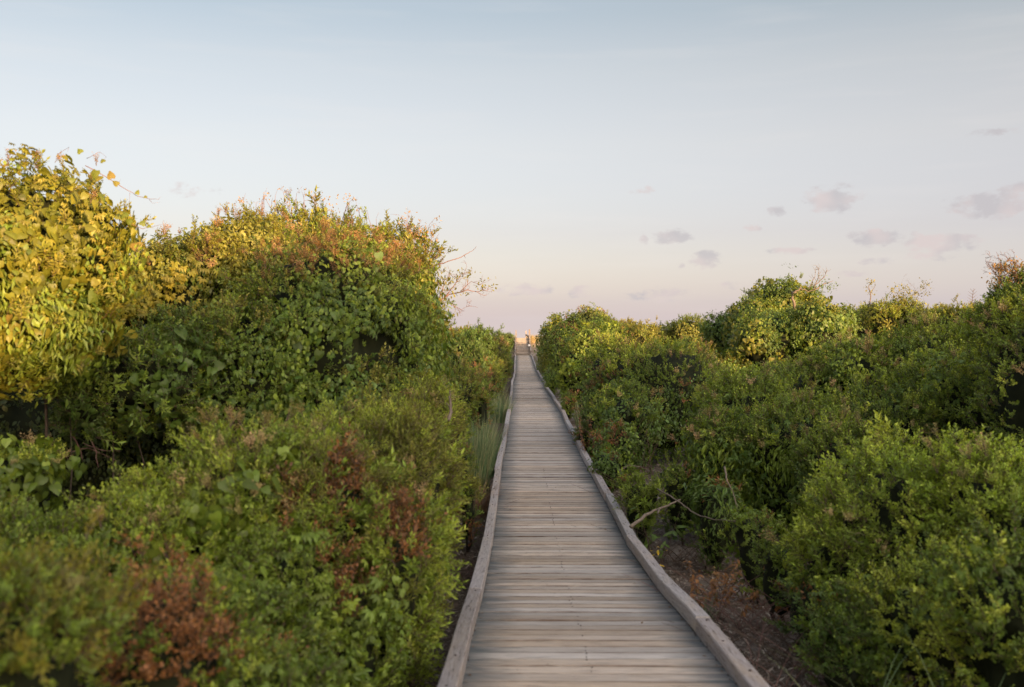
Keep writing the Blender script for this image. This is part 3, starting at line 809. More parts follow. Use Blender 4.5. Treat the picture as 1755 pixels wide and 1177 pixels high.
    # stems rising from the ground into the crown
    if stems:
        mb = MB()
        for l in Lc:
            c, rx, ry, rz, low = l
            for i in range(stems):
                a_ = rr.random() * 6.28; k_ = rr.uniform(.1, .6)
                bx, by = c[0] + rr.uniform(-.25, .25) * rx, c[1] + rr.uniform(-.25, .25) * ry
                g0 = float(ground_z(np.array([bx]), np.array([by]))[0]) - .03
                tx, ty, tz = c[0] + math.cos(a_) * rx * k_, c[1] + math.sin(a_) * ry * k_, c[2] + rz * rr.uniform(-.1, .55)
                pts = []
                for q in range(6):
                    u = q / 5
                    pts.append((bx + (tx - bx) * u ** 1.3 + rr.gauss(0, .03), by + (ty - by) * u ** 1.3 + rr.gauss(0, .03), g0 + (tz - g0) * u))
                r0 = rr.uniform(.010, .028) * max(.8, min(1.6, rx)); mb.tube(pts, [r0 * (1 - .75 * q / 5) for q in range(6)], 5)
        child(mb.build('branches', stem_mat or M_bark, smooth=True), root)
    root['_'] = 0; del root['_']
    return root, p, nn

# heart-shaped leaf, shared mesh, placed singly where each can be picked out
def leaf_mesh(name, L_, w, mat, kind='heart', seed=0):
    v, f = leaf_geo(L_, w, kind); me = bpy.data.meshes.new(name); me.from_pydata(v, [], f); me.materials.append(mat)
    a = me.attributes.new('var', 'FLOAT', 'POINT'); a.data.foreach_set('value', [.5] * len(v)); me.update(); return me
HEART = [leaf_mesh('leaf', .1, .095, M_vine), leaf_mesh('leaf', .088, .10, M_vine), leaf_mesh('leaf', .11, .085, M_vine)]
HEARTD = [leaf_mesh('leaf', .1, .095, M_vine_dk), leaf_mesh('leaf', .088, .10, M_vine_dk)]
def big_leaves(root, p, nn, count, meshes, cond, seed, s0=.75, s1=1.25):
    r = np.random.default_rng(seed)
    cam_ = norm(np.array([0, 0, EYE]) - p); ok = ((cam_ * nn).sum(1) > .1) & cond(p)
    idx = np.flatnonzero(ok)
    if len(idx) == 0: return
    for i in r.choice(idx, min(count, len(idx)), replace=False):
        o = bpy.data.objects.new('leaf', meshes[int(r.integers(len(meshes)))]); COL.objects.link(o)
        z = Vector(nn[i]) + Vector(r.normal(size=3) * .35) + Vector((0, 0, .15)); z.normalize()
        y = Vector((r.normal() * .5, r.normal() * .3, -1)); y = (y - z * y.dot(z)).normalized(); x = y.cross(z)
        M = Matrix((x, y, z)).transposed().to_4x4(); s = float(r.uniform(s0, s1))
        o.location = Vector(p[i]) + Vector(nn[i]) * .05; o.rotation_euler = M.to_euler(); o.scale = (s, s, s)
        child(o, root)

GL = 'shrubs crowding the left of the boardwalk'; GR = 'shrubs crowding the right of the boardwalk'
GF = 'far shrubs on the dune'
#@SHRUBS
# ---- left, back to front
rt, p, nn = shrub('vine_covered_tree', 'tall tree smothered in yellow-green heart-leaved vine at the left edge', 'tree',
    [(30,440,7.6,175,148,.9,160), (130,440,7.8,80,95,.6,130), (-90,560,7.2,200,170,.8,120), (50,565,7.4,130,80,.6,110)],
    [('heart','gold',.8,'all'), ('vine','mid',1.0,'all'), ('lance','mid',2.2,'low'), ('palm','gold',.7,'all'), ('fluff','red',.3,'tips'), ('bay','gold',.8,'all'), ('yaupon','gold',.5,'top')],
    group=None, dens=150, size=.8, seed=1, stems=1, bottom=False, bump=.32)
big_leaves(rt, p, nn, 130, HEART, lambda q: q[:, 2] > EYE + .05, 5, .5, 1.0)
rt, p, nn = shrub('shrub', 'golden-topped shrub between the vine tree and the big round shrub', 'shrub',
    [(335,485,10.6,105,88,.9), (255,530,10.3,70,88,.8), (430,460,11.2,85,85,.9)],
    [('vine','olive',1,'all'), ('palm','gold',.8,'side'), ('vine','mid',.8,'low'), ('fluff','red',.25,'tips'), ('yaupon','gold',.8,'top')],
    group=GL, dens=105, size=.95, seed=2)
rt, p, nn = shrub('shrub', 'tallest leafy shrub behind the pink-tipped round shrub', 'shrub',
    [(520,478,12.6,130,112,1.1), (650,500,12.2,100,102,1.0), (690,575,12,72,80,.8), (430,520,12.2,100,110,.9)],
    [('yaupon','gold',1,'top'), ('vine','olive',.9,'all'), ('lance','mid',.8,'side'), ('fluff','red',.18,'tips'), ('bay','olive',.5,'all'), ('yaupon','mid',.5,'all')],
    group=GL, dens=100, size=1.05, seed=3, hair=.10)
rt, p, nn = shrub('shrub', 'big round shrub with pinkish top and dark vine leaves left of the walk', 'shrub',
    [(580,560,9.4,165,160,1.0), (450,625,9.0,130,115,.8), (685,640,9.8,80,105,.6), (545,690,9.0,190,80,.7)],
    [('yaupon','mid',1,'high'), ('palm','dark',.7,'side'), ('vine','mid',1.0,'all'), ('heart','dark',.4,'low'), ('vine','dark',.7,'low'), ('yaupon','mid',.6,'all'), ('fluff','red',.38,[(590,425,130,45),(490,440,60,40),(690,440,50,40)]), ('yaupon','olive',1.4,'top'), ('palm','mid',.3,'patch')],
    group=GL, dens=125, size=.86, seed=4, bump=.30)
big_leaves(rt, p, nn, 60, HEARTD, lambda q: (q[:, 2] < EYE - .2) & (q[:, 2] > EYE - .8), 6, .55, .95)
rt, p, nn = shrub('shrub', 'dark green shrub overhanging a black hollow left of the big round shrub', 'shrub',
    [(255,640,8.4,125,75,.7,95), (330,600,8.8,80,60,.6,90), (170,690,8.1,60,55,.5,60)],
    [('yaupon','mid',.8,'all'), ('yaupon','dark',1,'all'), ('bay','mid',.5,'patch'), ('heart','dark',.3,'side')],
    group=GL, dens=125, size=.9, seed=5, bottom=False, stems=1)
shrub('shrub', 'shrub with leaves darkened as shade, filling the hollow under the vine tree', 'shrub',
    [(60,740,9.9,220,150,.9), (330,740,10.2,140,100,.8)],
    [('vine','shade_dark',1,'all'), ('yaupon','shade_dark',.6,'all')], group=GL, dens=60, size=1.0, seed=6, stems=3)
shrub('shrub', 'small low vine-draped shrub at the left edge below the vine tree', 'shrub',
    [(30,805,6.4,70,40,.35)], [('heart','mid',1,'all'), ('yaupon','fresh',.8,'top'), ('fluff','tan',.4,'tips')], group=GL, dens=140, size=.75, seed=7)
shrub('shrub', 'narrow upright olive shrub with a pale dead stem beside the left rail', 'shrub',
    [(742,745,8.6,44,78,.40), (700,760,8.2,50,65,.4)],
    [('myrtle','olive',1,'all'), ('myrtle','fresh',.8,'all'), ('fluff','tan',.5,'tips'), ('dead','brown',.25,'patch')], group=GL, dens=170, size=.8, seed=8)
shrub('shrub', 'olive foreground shrub whose right side brushes the left rail', 'shrub',
    [(595,815,6.2,128,105,.55), (708,845,6.1,62,112,.42), (680,960,5.4,75,115,.38), (560,900,5.5,110,120,.5)],
    [('myrtle','olive',.9,'all'), ('myrtle','fresh',1.2,'all'), ('bay','fresh',.5,'side'), ('fluff','tan',.35,'tips'), ('dead','brown',1,[(690,930,30,50),(655,1010,25,40),(585,830,25,50)])],
    group=GL, dens=185, size=.8, seed=9, hair=.10)
shrub('shrub', 'low wide yellow-green foreground shrub with tan seed tips', 'shrub',
    [(420,870,5.4,135,125,.5), (280,925,5.2,120,105,.5), (520,838,5.8,85,105,.45)],
    [('yaupon','fresh',1,'all'), ('myrtle','fresh',.6,'all'), ('fluff','tan',.45,'tips'), ('heart','mid',.3,'side'), ('dead','brown',1,[(560,850,35,60),(500,880,30,40)])],
    group=GL, dens=190, size=.78, seed=10, hair=.08)
shrub('shrub', 'soft light green shrub in the left foreground below the small vine-draped one', 'shrub',
    [(80,1000,4.7,155,105,.5), (-60,990,4.6,120,100,.5)],
    [('yaupon','fresh',1,'all'), ('yaupon','mid',.5,'all'), ('fluff','tan',.5,'tips')], group=GL, dens=190, size=.75, seed=11)
shrub('shrub', 'foreground tangle of green vines and rust-brown dead leaves', 'shrub',
    [(505,1050,4.9,125,150,.40), (390,1120,4.2,150,140,.38), (605,1110,4.9,85,130,.32)],
    [('palm','mid',.6,'all'), ('heart','mid',.25,'all'), ('yaupon','mid',1.2,'all'), ('yaupon','fresh',.6,'all'), ('dead','brown',1.4,[(560,880,45,90),(480,890,50,40),(590,1000,26,60),(440,1130,60,50)])],
    group=GL, dens=210, size=.72, seed=12, cgap=.12)
shrub('shrub', 'blurred shrub with clusters of rust-red dead leaves at the bottom of the frame', 'shrub',
    [(280,1130,3.5,150,140,.34), (430,1230,3.5,130,110,.3)],
    [('dead','brown',1.6,[(300,1010,60,70),(220,1060,55,40),(330,1110,60,45),(200,1150,80,30)]), ('yaupon','mid',.9,'all'), ('yaupon','fresh',.5,'all'), ('palm','mid',.3,'all')], group=GL, dens=240, size=.65, seed=13, cgap=.10)
shrub('shrub', 'blurred yellow-green shrub in the bottom left corner', 'shrub',
    [(30,1120,2.8,165,145,.34), (-120,1090,2.7,170,155,.3)],
    [('myrtle','gold',1,'all'), ('yaupon','fresh',.8,'all'), ('fluff','tan',.3,'tips')], group=GL, dens=260, size=.6, seed=14, cgap=.10)
# ---- left of the walk, further on
shrub('shrub', 'small rust-brown and green shrub behind the grass clump', 'shrub',
    [(815,668,22,28,30,.5), (828,692,19,16,20,.3)], [('dead','brown',1,'all'), ('yaupon','mid',.8,'all'), ('fluff','red',.5,'tips')], group=GL, dens=70, size=1.1, seed=20)
shrub('shrub', 'olive shrub left of the rust-brown one behind the grass', 'shrub',
    [(785,680,19,42,50,.8), (770,740,14,30,50,.4)], [('yaupon','olive',1,'all'), ('yaupon','mid',.8,'all'), ('fluff','tan',.4,'tips')], group=GL, dens=70, size=1.15, seed=21)
shrub('shrub', 'dark green domed shrub on the left between the big shrub and the stairs', 'shrub',
    [(815,600,34,30,36,.9), (795,620,30,35,40,1)], [('bay','dark',1,'all'), ('vine','dark',.8,'all')], group=GL, dens=34, size=1.6, seed=22)
shrub('shrub', 'yellowish shrub just left of the dark domed one', 'shrub',
    [(785,600,38,36,33,1), (755,610,36,30,36,1)], [('yaupon','gold',1,'all'), ('yaupon','olive',1,'all'), ('fluff','red',.3,'tips')], group=GL, dens=30, size=1.7, seed=23)
shrub('shrub', 'small golden shrub nearest the left post of the stairs', 'shrub',
    [(846,603,60,22,20,1.2), (835,618,50,22,22,1)], [('yaupon','gold',1,'all'), ('fluff','tan',.3,'tips')], group=GL, dens=20, size=2.1, seed=24)
shrub('shrub', 'low olive and red undergrowth shrub along the left rail near the stairs', 'shrub',
    [(852,640,42,12,20,1.2), (838,650,32,20,26,.9)], [('yaupon','olive',1,'all'), ('dead','brown',.5,'patch'), ('yaupon','mid',.8,'all')], group=GL, dens=30, size=1.6, seed=25)
shrub('shrub', 'dark low shrub on the dune crest left of the stairs', 'shrub',
    [(835,585,86,28,16,1.6), (795,580,90,36,14,2), (861,592,84,10,14,1)], [('bay','dark',1,'all'), ('yaupon','olive',.5,'top')], group=GF, dens=14, size=2.6, seed=26)
# ---- right, back to front
shrub('shrub', 'tall vine-covered shrub at the right of the boardwalk nearest the stairs', 'shrub',
    [(950,596,54,28,54,1.5), (1012,570,48,44,44,1.9), (975,600,46,36,62,1.4)], 
    [('vine','olive',1,'all'), ('heart','gold',.5,'patch'), ('vine','mid',.9,'side'), ('palm','mid',.4,'all'), ('dead','brown',.12,'patch')], group=GR, dens=24, size=1.9, seed=30, bump=.18)
shrub('shrub', 'vine-hung shrub in front of the tallest right-hand walkside shrub', 'shrub',
    [(1000,630,32,42,68,1.2), (1040,600,38,42,50,1.5)],
    [('vine','mid',1,'all'), ('yaupon','mid',.8,'all'), ('heart','fresh',.5,'patch'), ('dead','brown',.2,'patch')], group=GR, dens=36, size=1.5, seed=31, bump=.18)
shrub('shrub', 'broad rounded shrub with tan tips right of the middle of the boardwalk', 'shrub',
    [(1125,662,19,104,80,1.3), (1195,672,19.5,56,52,1.0), (1050,650,20.5,50,70,.9), (1075,720,17,60,60,.7)],
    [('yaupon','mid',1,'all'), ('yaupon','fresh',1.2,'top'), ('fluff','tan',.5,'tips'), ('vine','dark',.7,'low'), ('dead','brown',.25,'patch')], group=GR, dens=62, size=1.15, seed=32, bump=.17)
shrub('shrub', 'dry reddish undergrowth shrub between the broad shrub and the right rail', 'shrub',
    [(1022,700,19,26,50,.5), (1060,770,15,40,50,.4)],
    [('yaupon','dark',1,'all'), ('dead','brown',.8,'patch'), ('vine','mid',.5,'all')], group=GR, dens=70, size=1.0, seed=33, stems=10)
shrub('shrub', 'distant golden shrub right of the tallest walkside shrub', 'shrub',
    [(1085,572,58,42,20,2), (1060,570,62,40,16,2)], [('yaupon','gold',1,'all'), ('vine','olive',1,'all')], group=GF, dens=16, size=2.3, seed=34)
shrub('shrub', 'distant low dome shrub left of the tall vine-clad tree', 'shrub',
    [(1180,568,60,32,24,2), (1140,578,62,36,18,2)], [('vine','olive',1,'all'), ('yaupon','mid',1,'all')], group=GF, dens=16, size=2.3, seed=35)
shrub('vine_covered_tree', 'tallest vine-covered tree on the right with a pale bent branch', 'tree',
    [(1335,540,36,56,66,1.8), (1290,560,34.5,48,50,1.6), (1375,545,37,40,50,1.4), (1310,590,32,58,55,1.4), (1240,575,37,34,40,1.2)],
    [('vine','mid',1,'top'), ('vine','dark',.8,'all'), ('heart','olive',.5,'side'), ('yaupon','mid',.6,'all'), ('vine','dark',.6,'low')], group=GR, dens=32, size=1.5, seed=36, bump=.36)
shrub('shrub', 'round ball of a shrub leaning against the tallest right-hand tree', 'shrub',
    [(1402,562,31,48,46,1.0), (1440,560,33,26,34,.8)], [('vine','olive',.8,'top'), ('vine','dark',1.2,'all'), ('heart','mid',.4,'all')], group=GR, dens=38, size=1.4, seed=37, bump=.26)
for i, (lab, lps) in enumerate([
    ('distant shrub just right of the round ball shrub', [(1462,556,42,30,24,1.5)]),
    ('distant ragged shrub with a bare twig standing up', [(1508,548,38,32,28,1.3), (1490,558,40,28,24,1.2)]),
    ('distant arching shrub with an airy reddish crown', [(1550,545,38,30,30,1.2)]),
    ('distant low rounded shrub in the gap of the right skyline', [(1602,552,43,24,20,1.4)]),
    ('distant dark shrub left of the airy corner shrub', [(1640,546,36,34,20,1.5), (1690,550,36,38,20,1.4)])]):
    shrub('shrub', lab, 'shrub', lps, [('yaupon','gold',1,'top'), ('vine','olive',.9,'all'), ('yaupon','fresh',.9,'all')], group=GF, dens=30, size=1.6, seed=40 + i, hair=.15)
shrub('shrub', 'long green mound of shrub sloping up to the right skyline', 'shrub',
    [(1375,685,14.5,100,60,1.2), (1500,652,14,112,68,1.3), (1610,625,13.5,108,70,1.3), (1700,600,13,70,60,1.0)],
    [('yaupon','mid',1.2,'all'), ('yaupon','fresh',.8,'all'), ('yaupon','fresh',.8,'top'), ('fluff','tan',.5,'tips'), ('lance','mid',.8,'patch'), ('vine','fresh',.6,'patch')], group=GR, dens=95, size=1.0, seed=50)
shrub('shrub', 'dark creeper-clad shrub with glossy leaves below the broad shrub', 'shrub',
    [(1275,715,12,90,68,.8), (1225,775,11.2,55,70,.55), (1370,775,10.8,115,80,.7)],
    [('palm','dark',1,'low'), ('lance','mid',.8,'low'), ('yaupon','mid',1.2,'top'), ('yaupon','fresh',1.2,'top'), ('fluff','tan',.3,'tips')], group=GR, dens=120, size=.95, seed=51, stems=8)
shrub('shrub', 'shaded green shrub behind the bright right foreground shrub', 'shrub',
    [(1540,740,11,118,88,.9), (1660,700,10.5,108,100,.9), (1460,795,9.6,88,74,.6)],
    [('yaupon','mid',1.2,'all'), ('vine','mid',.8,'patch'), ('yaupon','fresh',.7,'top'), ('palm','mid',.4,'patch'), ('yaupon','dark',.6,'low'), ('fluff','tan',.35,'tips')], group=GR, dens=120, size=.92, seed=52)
shrub('shrub', 'tall shrub at the right edge with an airy reddish top', 'shrub',
    [(1740,590,9.4,62,90,.6), (1790,660,8.8,95,130,.6), (1745,525,9.6,30,50,.3)],
    [('yaupon','mid',1,'all'), ('yaupon','fresh',.8,'all'), ('fluff','tan',.3,'tips')], group=GR, dens=120, size=.9, seed=53, hair=.12)
shrub('shrub', 'bright green rounded shrub filling the right foreground', 'shrub',
    [(1560,910,6.5,160,140,.75), (1710,900,6.0,138,135,.65), (1455,975,6.5,88,105,.5)],
    [('yaupon','fresh',1.4,'all'), ('yaupon','mid',.5,'low'), ('fluff','tan',.25,'tips'), ('yaupon','lime',1.3,'top'), ('bay','fresh',.7,'patch'), ('myrtle','fresh',.4,'all')], group=GR, dens=170, size=.82, seed=54, hair=.09)
shrub('shrub', 'darker leafy skirt of growth at the bottom right', 'shrub',
    [(1600,1080,5.4,150,120,.45), (1480,1110,5.6,90,95,.35), (1740,1060,4.7,140,140,.4)],
    [('yaupon','mid',1,'all'), ('yaupon','fresh',1,'all'), ('palm','mid',.2,'all'), ('myrtle','dark',.4,'low')], group=GR, dens=190, size=.75, seed=55)
#@ENDSHRUBS
# ---- wooded scrub behind the viewpoint (it shades the foreground) and beyond the frame edges
GB = 'tall thicket behind the viewpoint'
r = random.Random(8)
def offlump(x, y, rx, rz, top):
    """a lump given in metres: turned into the photo units used above, by hand"""
    return x, y, rx, rz, top
def thicket(lab, spots, seed, group=GB):
    global P
    keepP = P; keepF = F
    # direct metre placement: P returns the metre point itself
    def PM(px, py, Y): return (px, Y, py)
    P = PM
    try:
        lps = [(x, top - rz, y, rx * F / y if y else 1, rz * F / y, rx) for (x, y, rx, rz, top) in spots]
        shrub('shrub', lab, 'shrub', lps, [('vine','mid',1,'all'), ('yaupon','olive',1,'all')], group=group, dens=16, size=1.9, seed=seed, stems=2)
    finally:
        P = keepP
def row(lab, x0, y0, x1, y1, n, top, seed, rx=2.2, group=GB):
    for i in range(n):
        u = (i + .5) / n; x = x0 + (x1 - x0) * u + r.uniform(-.5, .5); y = y0 + (y1 - y0) * u + r.uniform(-.8, .8)
        ordn = ['first', 'second', 'third', 'fourth', 'fifth', 'sixth', 'seventh', 'eighth'][i]
        thicket(lab + ', ' + ordn + (' from its left end' if abs(y1 - y0) < 4 else ' from its near end' if y1 > y0 else ' from its far end'), [(x, y, rx * r.uniform(.85, 1.15), r.uniform(1.0, 1.4), EYE + top + r.uniform(-.22, .25))], seed + i, group)
row('scrub thicket standing behind the viewpoint', -12, -14, 11.2, -14, 7, 1.70, 70, 2.4)
row('taller scrub thicket behind the viewpoint on the right', 11.8, -14, 30, -12, 6, 2.45, 80, 2.4)
row('mid-distance scrub hidden behind the right-hand shrubs', 4.5, 27, 8, 47, 5, -.35, 120, 2.2, 'scrub filling the ground right of the walk')
row('outer mid-distance scrub behind the right-hand shrubs', 9, 24, 13, 44, 4, -.25, 130, 2.4, 'scrub filling the ground right of the walk')
row('scrub added right of the walk near the dune to shade the stairs', 4.5, 56, 9, 86, 6, -.25, 140, 2.4, 'scrub filling the ground right of the walk')  # row added as a shadow caster for the far stairs
row('unseen scrub added close right of the dune stairs to shade them', 4.3, 86.5, 9, 79, 4, .36, 170, 1.9, 'scrub filling the ground right of the walk')  # unseen row added so that its shadow covers the lower steps
row('mid-distance scrub hidden behind the left-hand shrubs', -3.8, 24, -3.5, 50, 5, -.35, 150, 2.0, 'scrub filling the ground left of the walk')
row('scrub left of the walk near the dune', -4, 56, -4, 84, 4, -.3, 160, 2.4, 'scrub filling the ground left of the walk')
row('scrub growing beyond the right edge of the view', 10.2, 1, 13.0, 12, 4, .88, 90, 2.1, 'scrub beyond the right edge')
row('scrub growing beyond the left edge of the view', -8, 4, -11, 16, 4, .6, 100, 2.0, 'scrub beyond the left edge')

# ------------------------------------------------------------------ twigs, tendrils, grass and litter
def px_branch(root, name, Y, lines, mat, leaves=(), leafmat=None, lk='oval', ll=.05, lw=.5, seed=0, dj=.10, leafname='leaves'):
    """lines: ([(px,py),...], base radius m). leaves: (px, py, spread px, count)"""
    r = random.Random(seed); mb = MB()
    for pts, r0 in lines:
        w = []
        for i, q in enumerate(pts):
            x, y, z = P(q[0], q[1], Y + (q[2] if len(q) > 2 else 0)); w.append(Vector((x, y + r.gauss(0, dj) * .3, z)))
        # resample with small wobble
        o = []
        for i in range(len(w) - 1):
            for k in range(3):
                t = k / 3; o.append(w[i].lerp(w[i + 1], t) + Vector((r.gauss(0, 1), r.gauss(0, 1), r.gauss(0, 1))) * r0 * .5)
        o.append(w[-1]); n = len(o)
        mb.tube(o, [r0 * (1 - .8 * i / (n - 1)) for i in range(n)], 5)
    ob = mb.build(name, mat, smooth=True); child(ob, root)
    if leaves:
        V, Fc, var = [], [], []
        for (px, py, sp_, cnt) in leaves:
            for i in range(cnt):
                c = Vector(P(px + r.gauss(0, sp_), py + r.gauss(0, sp_ * .6), Y + r.gauss(0, dj)))
                d = Vector((r.gauss(.1, .6), r.gauss(0, .6), r.gauss(.45, .5))).normalized(); up = Vector((r.gauss(0, .5), r.gauss(-.3, .5), 1))
                z = (up - d * up.dot(d)).normalized(); x = d.cross(z); M = Matrix((x, d, z)).transposed().to_4x4(); M.translation = c
                l = ll * r.uniform(.6, 1.2); v, f = leaf_geo(l, l * lw, lk); b = len(V)
                V += [tuple(M @ Vector(p_)) for p_ in v]; Fc += [tuple(b + k for k in q) for q in f]; var += [min(1, max(0, r.gauss(.5, .25)))] * len(v)
        o = mesh_obj(leafname, V, Fc, leafmat); a = o.data.attributes.new('var', 'FLOAT', 'POINT'); a.data.foreach_set('value', var)
        tag(o, kind='stuff'); child(o, root)
M_olv = foliage_mat('olive_branch_leaf', instanced=False, trans=.3, col=[(0, (.13, .12, .02)), (1, (.17, .15, .025))])
M_mdg = foliage_mat('green_branch_leaf', instanced=False, trans=.3, col=[(0, (.07, .12, .015)), (1, (.09, .14, .018))])
M_redl = foliage_mat('reddish_branch_leaf', instanced=False, trans=.3, col=[(0, (.22, .12, .04)), (1, (.26, .15, .05))])
M_yel = foliage_mat('yellow_leaf', instanced=False, trans=.3, col=[(0, (.45, .30, .02)), (1, (.50, .36, .03))])
shr = {o['label']: o for o in S.objects if o.get('label')}
def by(txt):
    return next(o for l, o in shr.items() if txt in l)
def fork(rr, p0, p1, n, spread, depth=0):
    """little zigzag side twigs off a line p0-p1 (pixels)"""
    out = []
    for i in range(n):
        t = rr.uniform(.15, 1); x = p0[0] + (p1[0] - p0[0]) * t; y = p0[1] + (p1[1] - p0[1]) * t
        a = math.atan2(p1[1] - p0[1], p1[0] - p0[0]) + rr.choice((-1, 1)) * rr.uniform(.3, 1.0); L_ = spread * rr.uniform(.4, 1)
        m = (x + math.cos(a) * L_ * .5 + rr.gauss(0, 2), y + math.sin(a) * L_ * .5 + rr.gauss(0, 2)); e = (x + math.cos(a - .2) * L_, y + math.sin(a - .2) * L_)
        out.append(([(x, y), m, e], .0028))
        if depth: out += [(l, .0018) for l, _ in fork(rr, m, e, 2, L_ * .6, depth - 1)]
    return out
rr = random.Random(3)
R0 = by('tallest leafy shrub')
main = [([(700,540), (740,522), (770,506), (800,497), (822,500), (835,492)], .011), ([(760,512), (778,490), (790,472), (800,465)], .007), ([(745,522), (758,500), (762,480), (775,470)], .006), ([(790,499), (808,482), (822,488)], .005), ([(770,520), (790,530), (808,522)], .004)]
br = list(main)
for (l, _) in main:
    for a, b in zip(l[:-1], l[1:]): br += fork(rr, a, b, 3, 22, 1)
px_branch(R0, 'leaning_branch', 12.0, br, M_twig_red, [(795,470,9,46), (775,480,9,34), (755,490,9,40), (830,490,8,36), (765,510,7,22), (795,503,6,16), (750,465,10,26)], M_olv, 'oval', .045, .5, 5)
px_branch(R0, 'bare_twig', 12.0, [([(745,455), (768,449), (790,441), (803,434), (812,427), (817,422)], .007), ([(796,438), (797,442)], .005)], M_twig_red, seed=6)
tips = []
for i in range(46):
    x = rr.uniform(400, 760); y = np.interp(x, [400, 440, 520, 600, 680, 720, 760], [366, 352, 345, 362, 385, 395, 430]) + rr.uniform(-4, 12)
    a = -1.57 + rr.gauss(0, .45); L_ = rr.uniform(10, 34); m = (x + math.cos(a) * L_ * .5, y + math.sin(a) * L_ * .5)
    tips.append(([(x, y + 14), m, (x + math.cos(a + .2) * L_, y + math.sin(a + .2) * L_)], .0035))
px_branch(R0, 'top_twigs', 12.3, tips, M_twig_red, [(l[0][-1][0], l[0][-1][1] + 4, 5, 9) for l in tips[::2]] + [(414,345,6,26), (540,338,8,26), (715,400,14,60), (690,385,12,46), (560,345,9,30), (735,425,9,40)], M_redl, 'oval', .035, .5, 7)
px_branch(R0, 'airy_branches', 12.0, sum([fork(rr, (690, 470), (700 + i * 12, 388 + i * 14), 6, 34, 1) + [([(690, 480), (695 + i * 8, 430 + i * 6), (700 + i * 12, 385 + i * 13)], .006)] for i in range(6)], []), M_twig_red, [(700 + rr.gauss(10, 22), 430 + rr.gauss(0, 24), 8, 14) for i in range(16)], M_redl, 'oval', .036, .5, 8)
# vine tendrils reaching out of the vine tree
T0 = by('heart-leaved vine')
px_branch(T0, 'tendril', 7.6, [([(150,285), (178,300), (205,318), (232,335), (255,340), (272,341), (276,337)], .0035), ([(150,272), (168,268), (176,262), (180,268), (172,275)], .002), ([(222,330), (225,345), (220,352)], .0015), ([(205,316), (206,306)], .0015),
    ([(200,370), (225,384), (245,392), (262,389), (280,386), (290,384)], .003), ([(255,341), (266,350), (272,345)], .0014), ([(95,262), (118,252), (118,262)], .002)], M_twig_red, seed=9)
rr = random.Random(5)
def leaf_at(root, px, py, Y, s, mesh, roll):
    o = bpy.data.objects.new('leaf', mesh); COL.objects.link(o); o.location = P(px, py, Y)
    x = Vector((math.cos(roll), 0.25, math.sin(roll))).normalized(); z = Vector((rr.gauss(0, .2), -1, .35)); z = (z - x * z.dot(x)).normalized(); y = z.cross(x)
    o.rotation_euler = Matrix((x, y, z)).transposed().to_euler(); o.scale = (s,) * 3; child(o, root)
for (px, py, s, ro) in [(192,306,.75,.3), (203,317,.55,.9), (235,333,.40,-.3), (250,339,.30,.2), (166,292,.8,2.9), (178,278,.45,.5), (215,372,.7,.4), (226,382,.6,1.0), (243,386,.5,-.4), (256,390,.35,.2), (205,376,.8,-.2), (140,262,.5,.7)]:
    leaf_at(T0, px, py, 7.58, s, HEART[rr.randrange(3)], ro)
# right-hand trees
T1 = by('pale bent branch')
px_branch(T1, 'bent_branch', 33.5, [([(1362,528), (1358,512), (1360,500), (1370,494), (1385,497), (1398,496)], .055), ([(1395,497), (1412,486), (1428,481)], .03)], M_twig_pale, seed=10)
dead = [([(1392,500), (1400,480), (1404,465), (1401,458)], .02), ([(1396,490), (1412,474), (1418,462)], .018), ([(1385,496), (1396,474), (1398,462)], .014)]
for (l, _) in list(dead): 
    for a, b in zip(l[:-1], l[1:]): dead += [(q, .008) for q, _ in fork(rr, a, b, 3, 14, 0)]
px_branch(T1, 'dead_twigs', 33.5, dead, M_twig_pale, [(1412,487,10,60), (1398,494,10,50), (1425,492,7,24)], M_mdg, 'oval', .09, .5, 11)
px_branch(by('bare twig standing up'), 'standing_twig', 38, [([(1490,535), (1492,510), (1488,492), (1493,478)], .03), ([(1491,505), (1500,490), (1499,482)], .015), ([(1490,498), (1482,488)], .012)] , M_twig_pale, [(1492,485,5,40), (1490,500,5,26)], M_olv, 'oval', .09, .5, 12)
A1 = by('arching shrub')
px_branch(A1, 'arching_twigs', 38, sum([fork(rr, (1540 + i * 6, 540), (1535 + i * 9, 486 + abs(i - 3) * 3), 6, 22, 1) for i in range(7)], []), M_twig, [(1550 + rr.gauss(0, 20), 500 + rr.gauss(0, 8), 6, 22) for i in range(16)], M_olv, 'oval', .09, .5, 13)
px_branch(by('dark shrub left of the airy'), 'feathery_twigs', 36, [([(1664,530), (1667,508), (1668,494)], .015)] + [([(1667, 520 - k * 5), (1667 + sg * (10 - k), 514 - k * 5)], .009) for k in range(5) for sg in (-1, 1)], M_twig, seed=14)
C1 = by('airy reddish top')
br = []
for i in range(9):
    e = (1688 + i * 8 + rr.gauss(0, 3), 438 + abs(i - 3) * 4 + rr.gauss(0, 5)); b0 = (1735 + i * 2, 520)
    m = ((e[0] + b0[0]) / 2 + rr.gauss(0, 4), 482 + rr.gauss(0, 6)); br.append(([b0, m, e], .006)); br += fork(rr, m, e, 4, 24, 1)
px_branch(C1, 'airy_branches', 9.5, br, M_twig_red, [(1700 + rr.random() * 55, 450 + rr.random() * 50, 7, 13) for i in range(40)], M_redl, 'oval', .028, .6, 15)

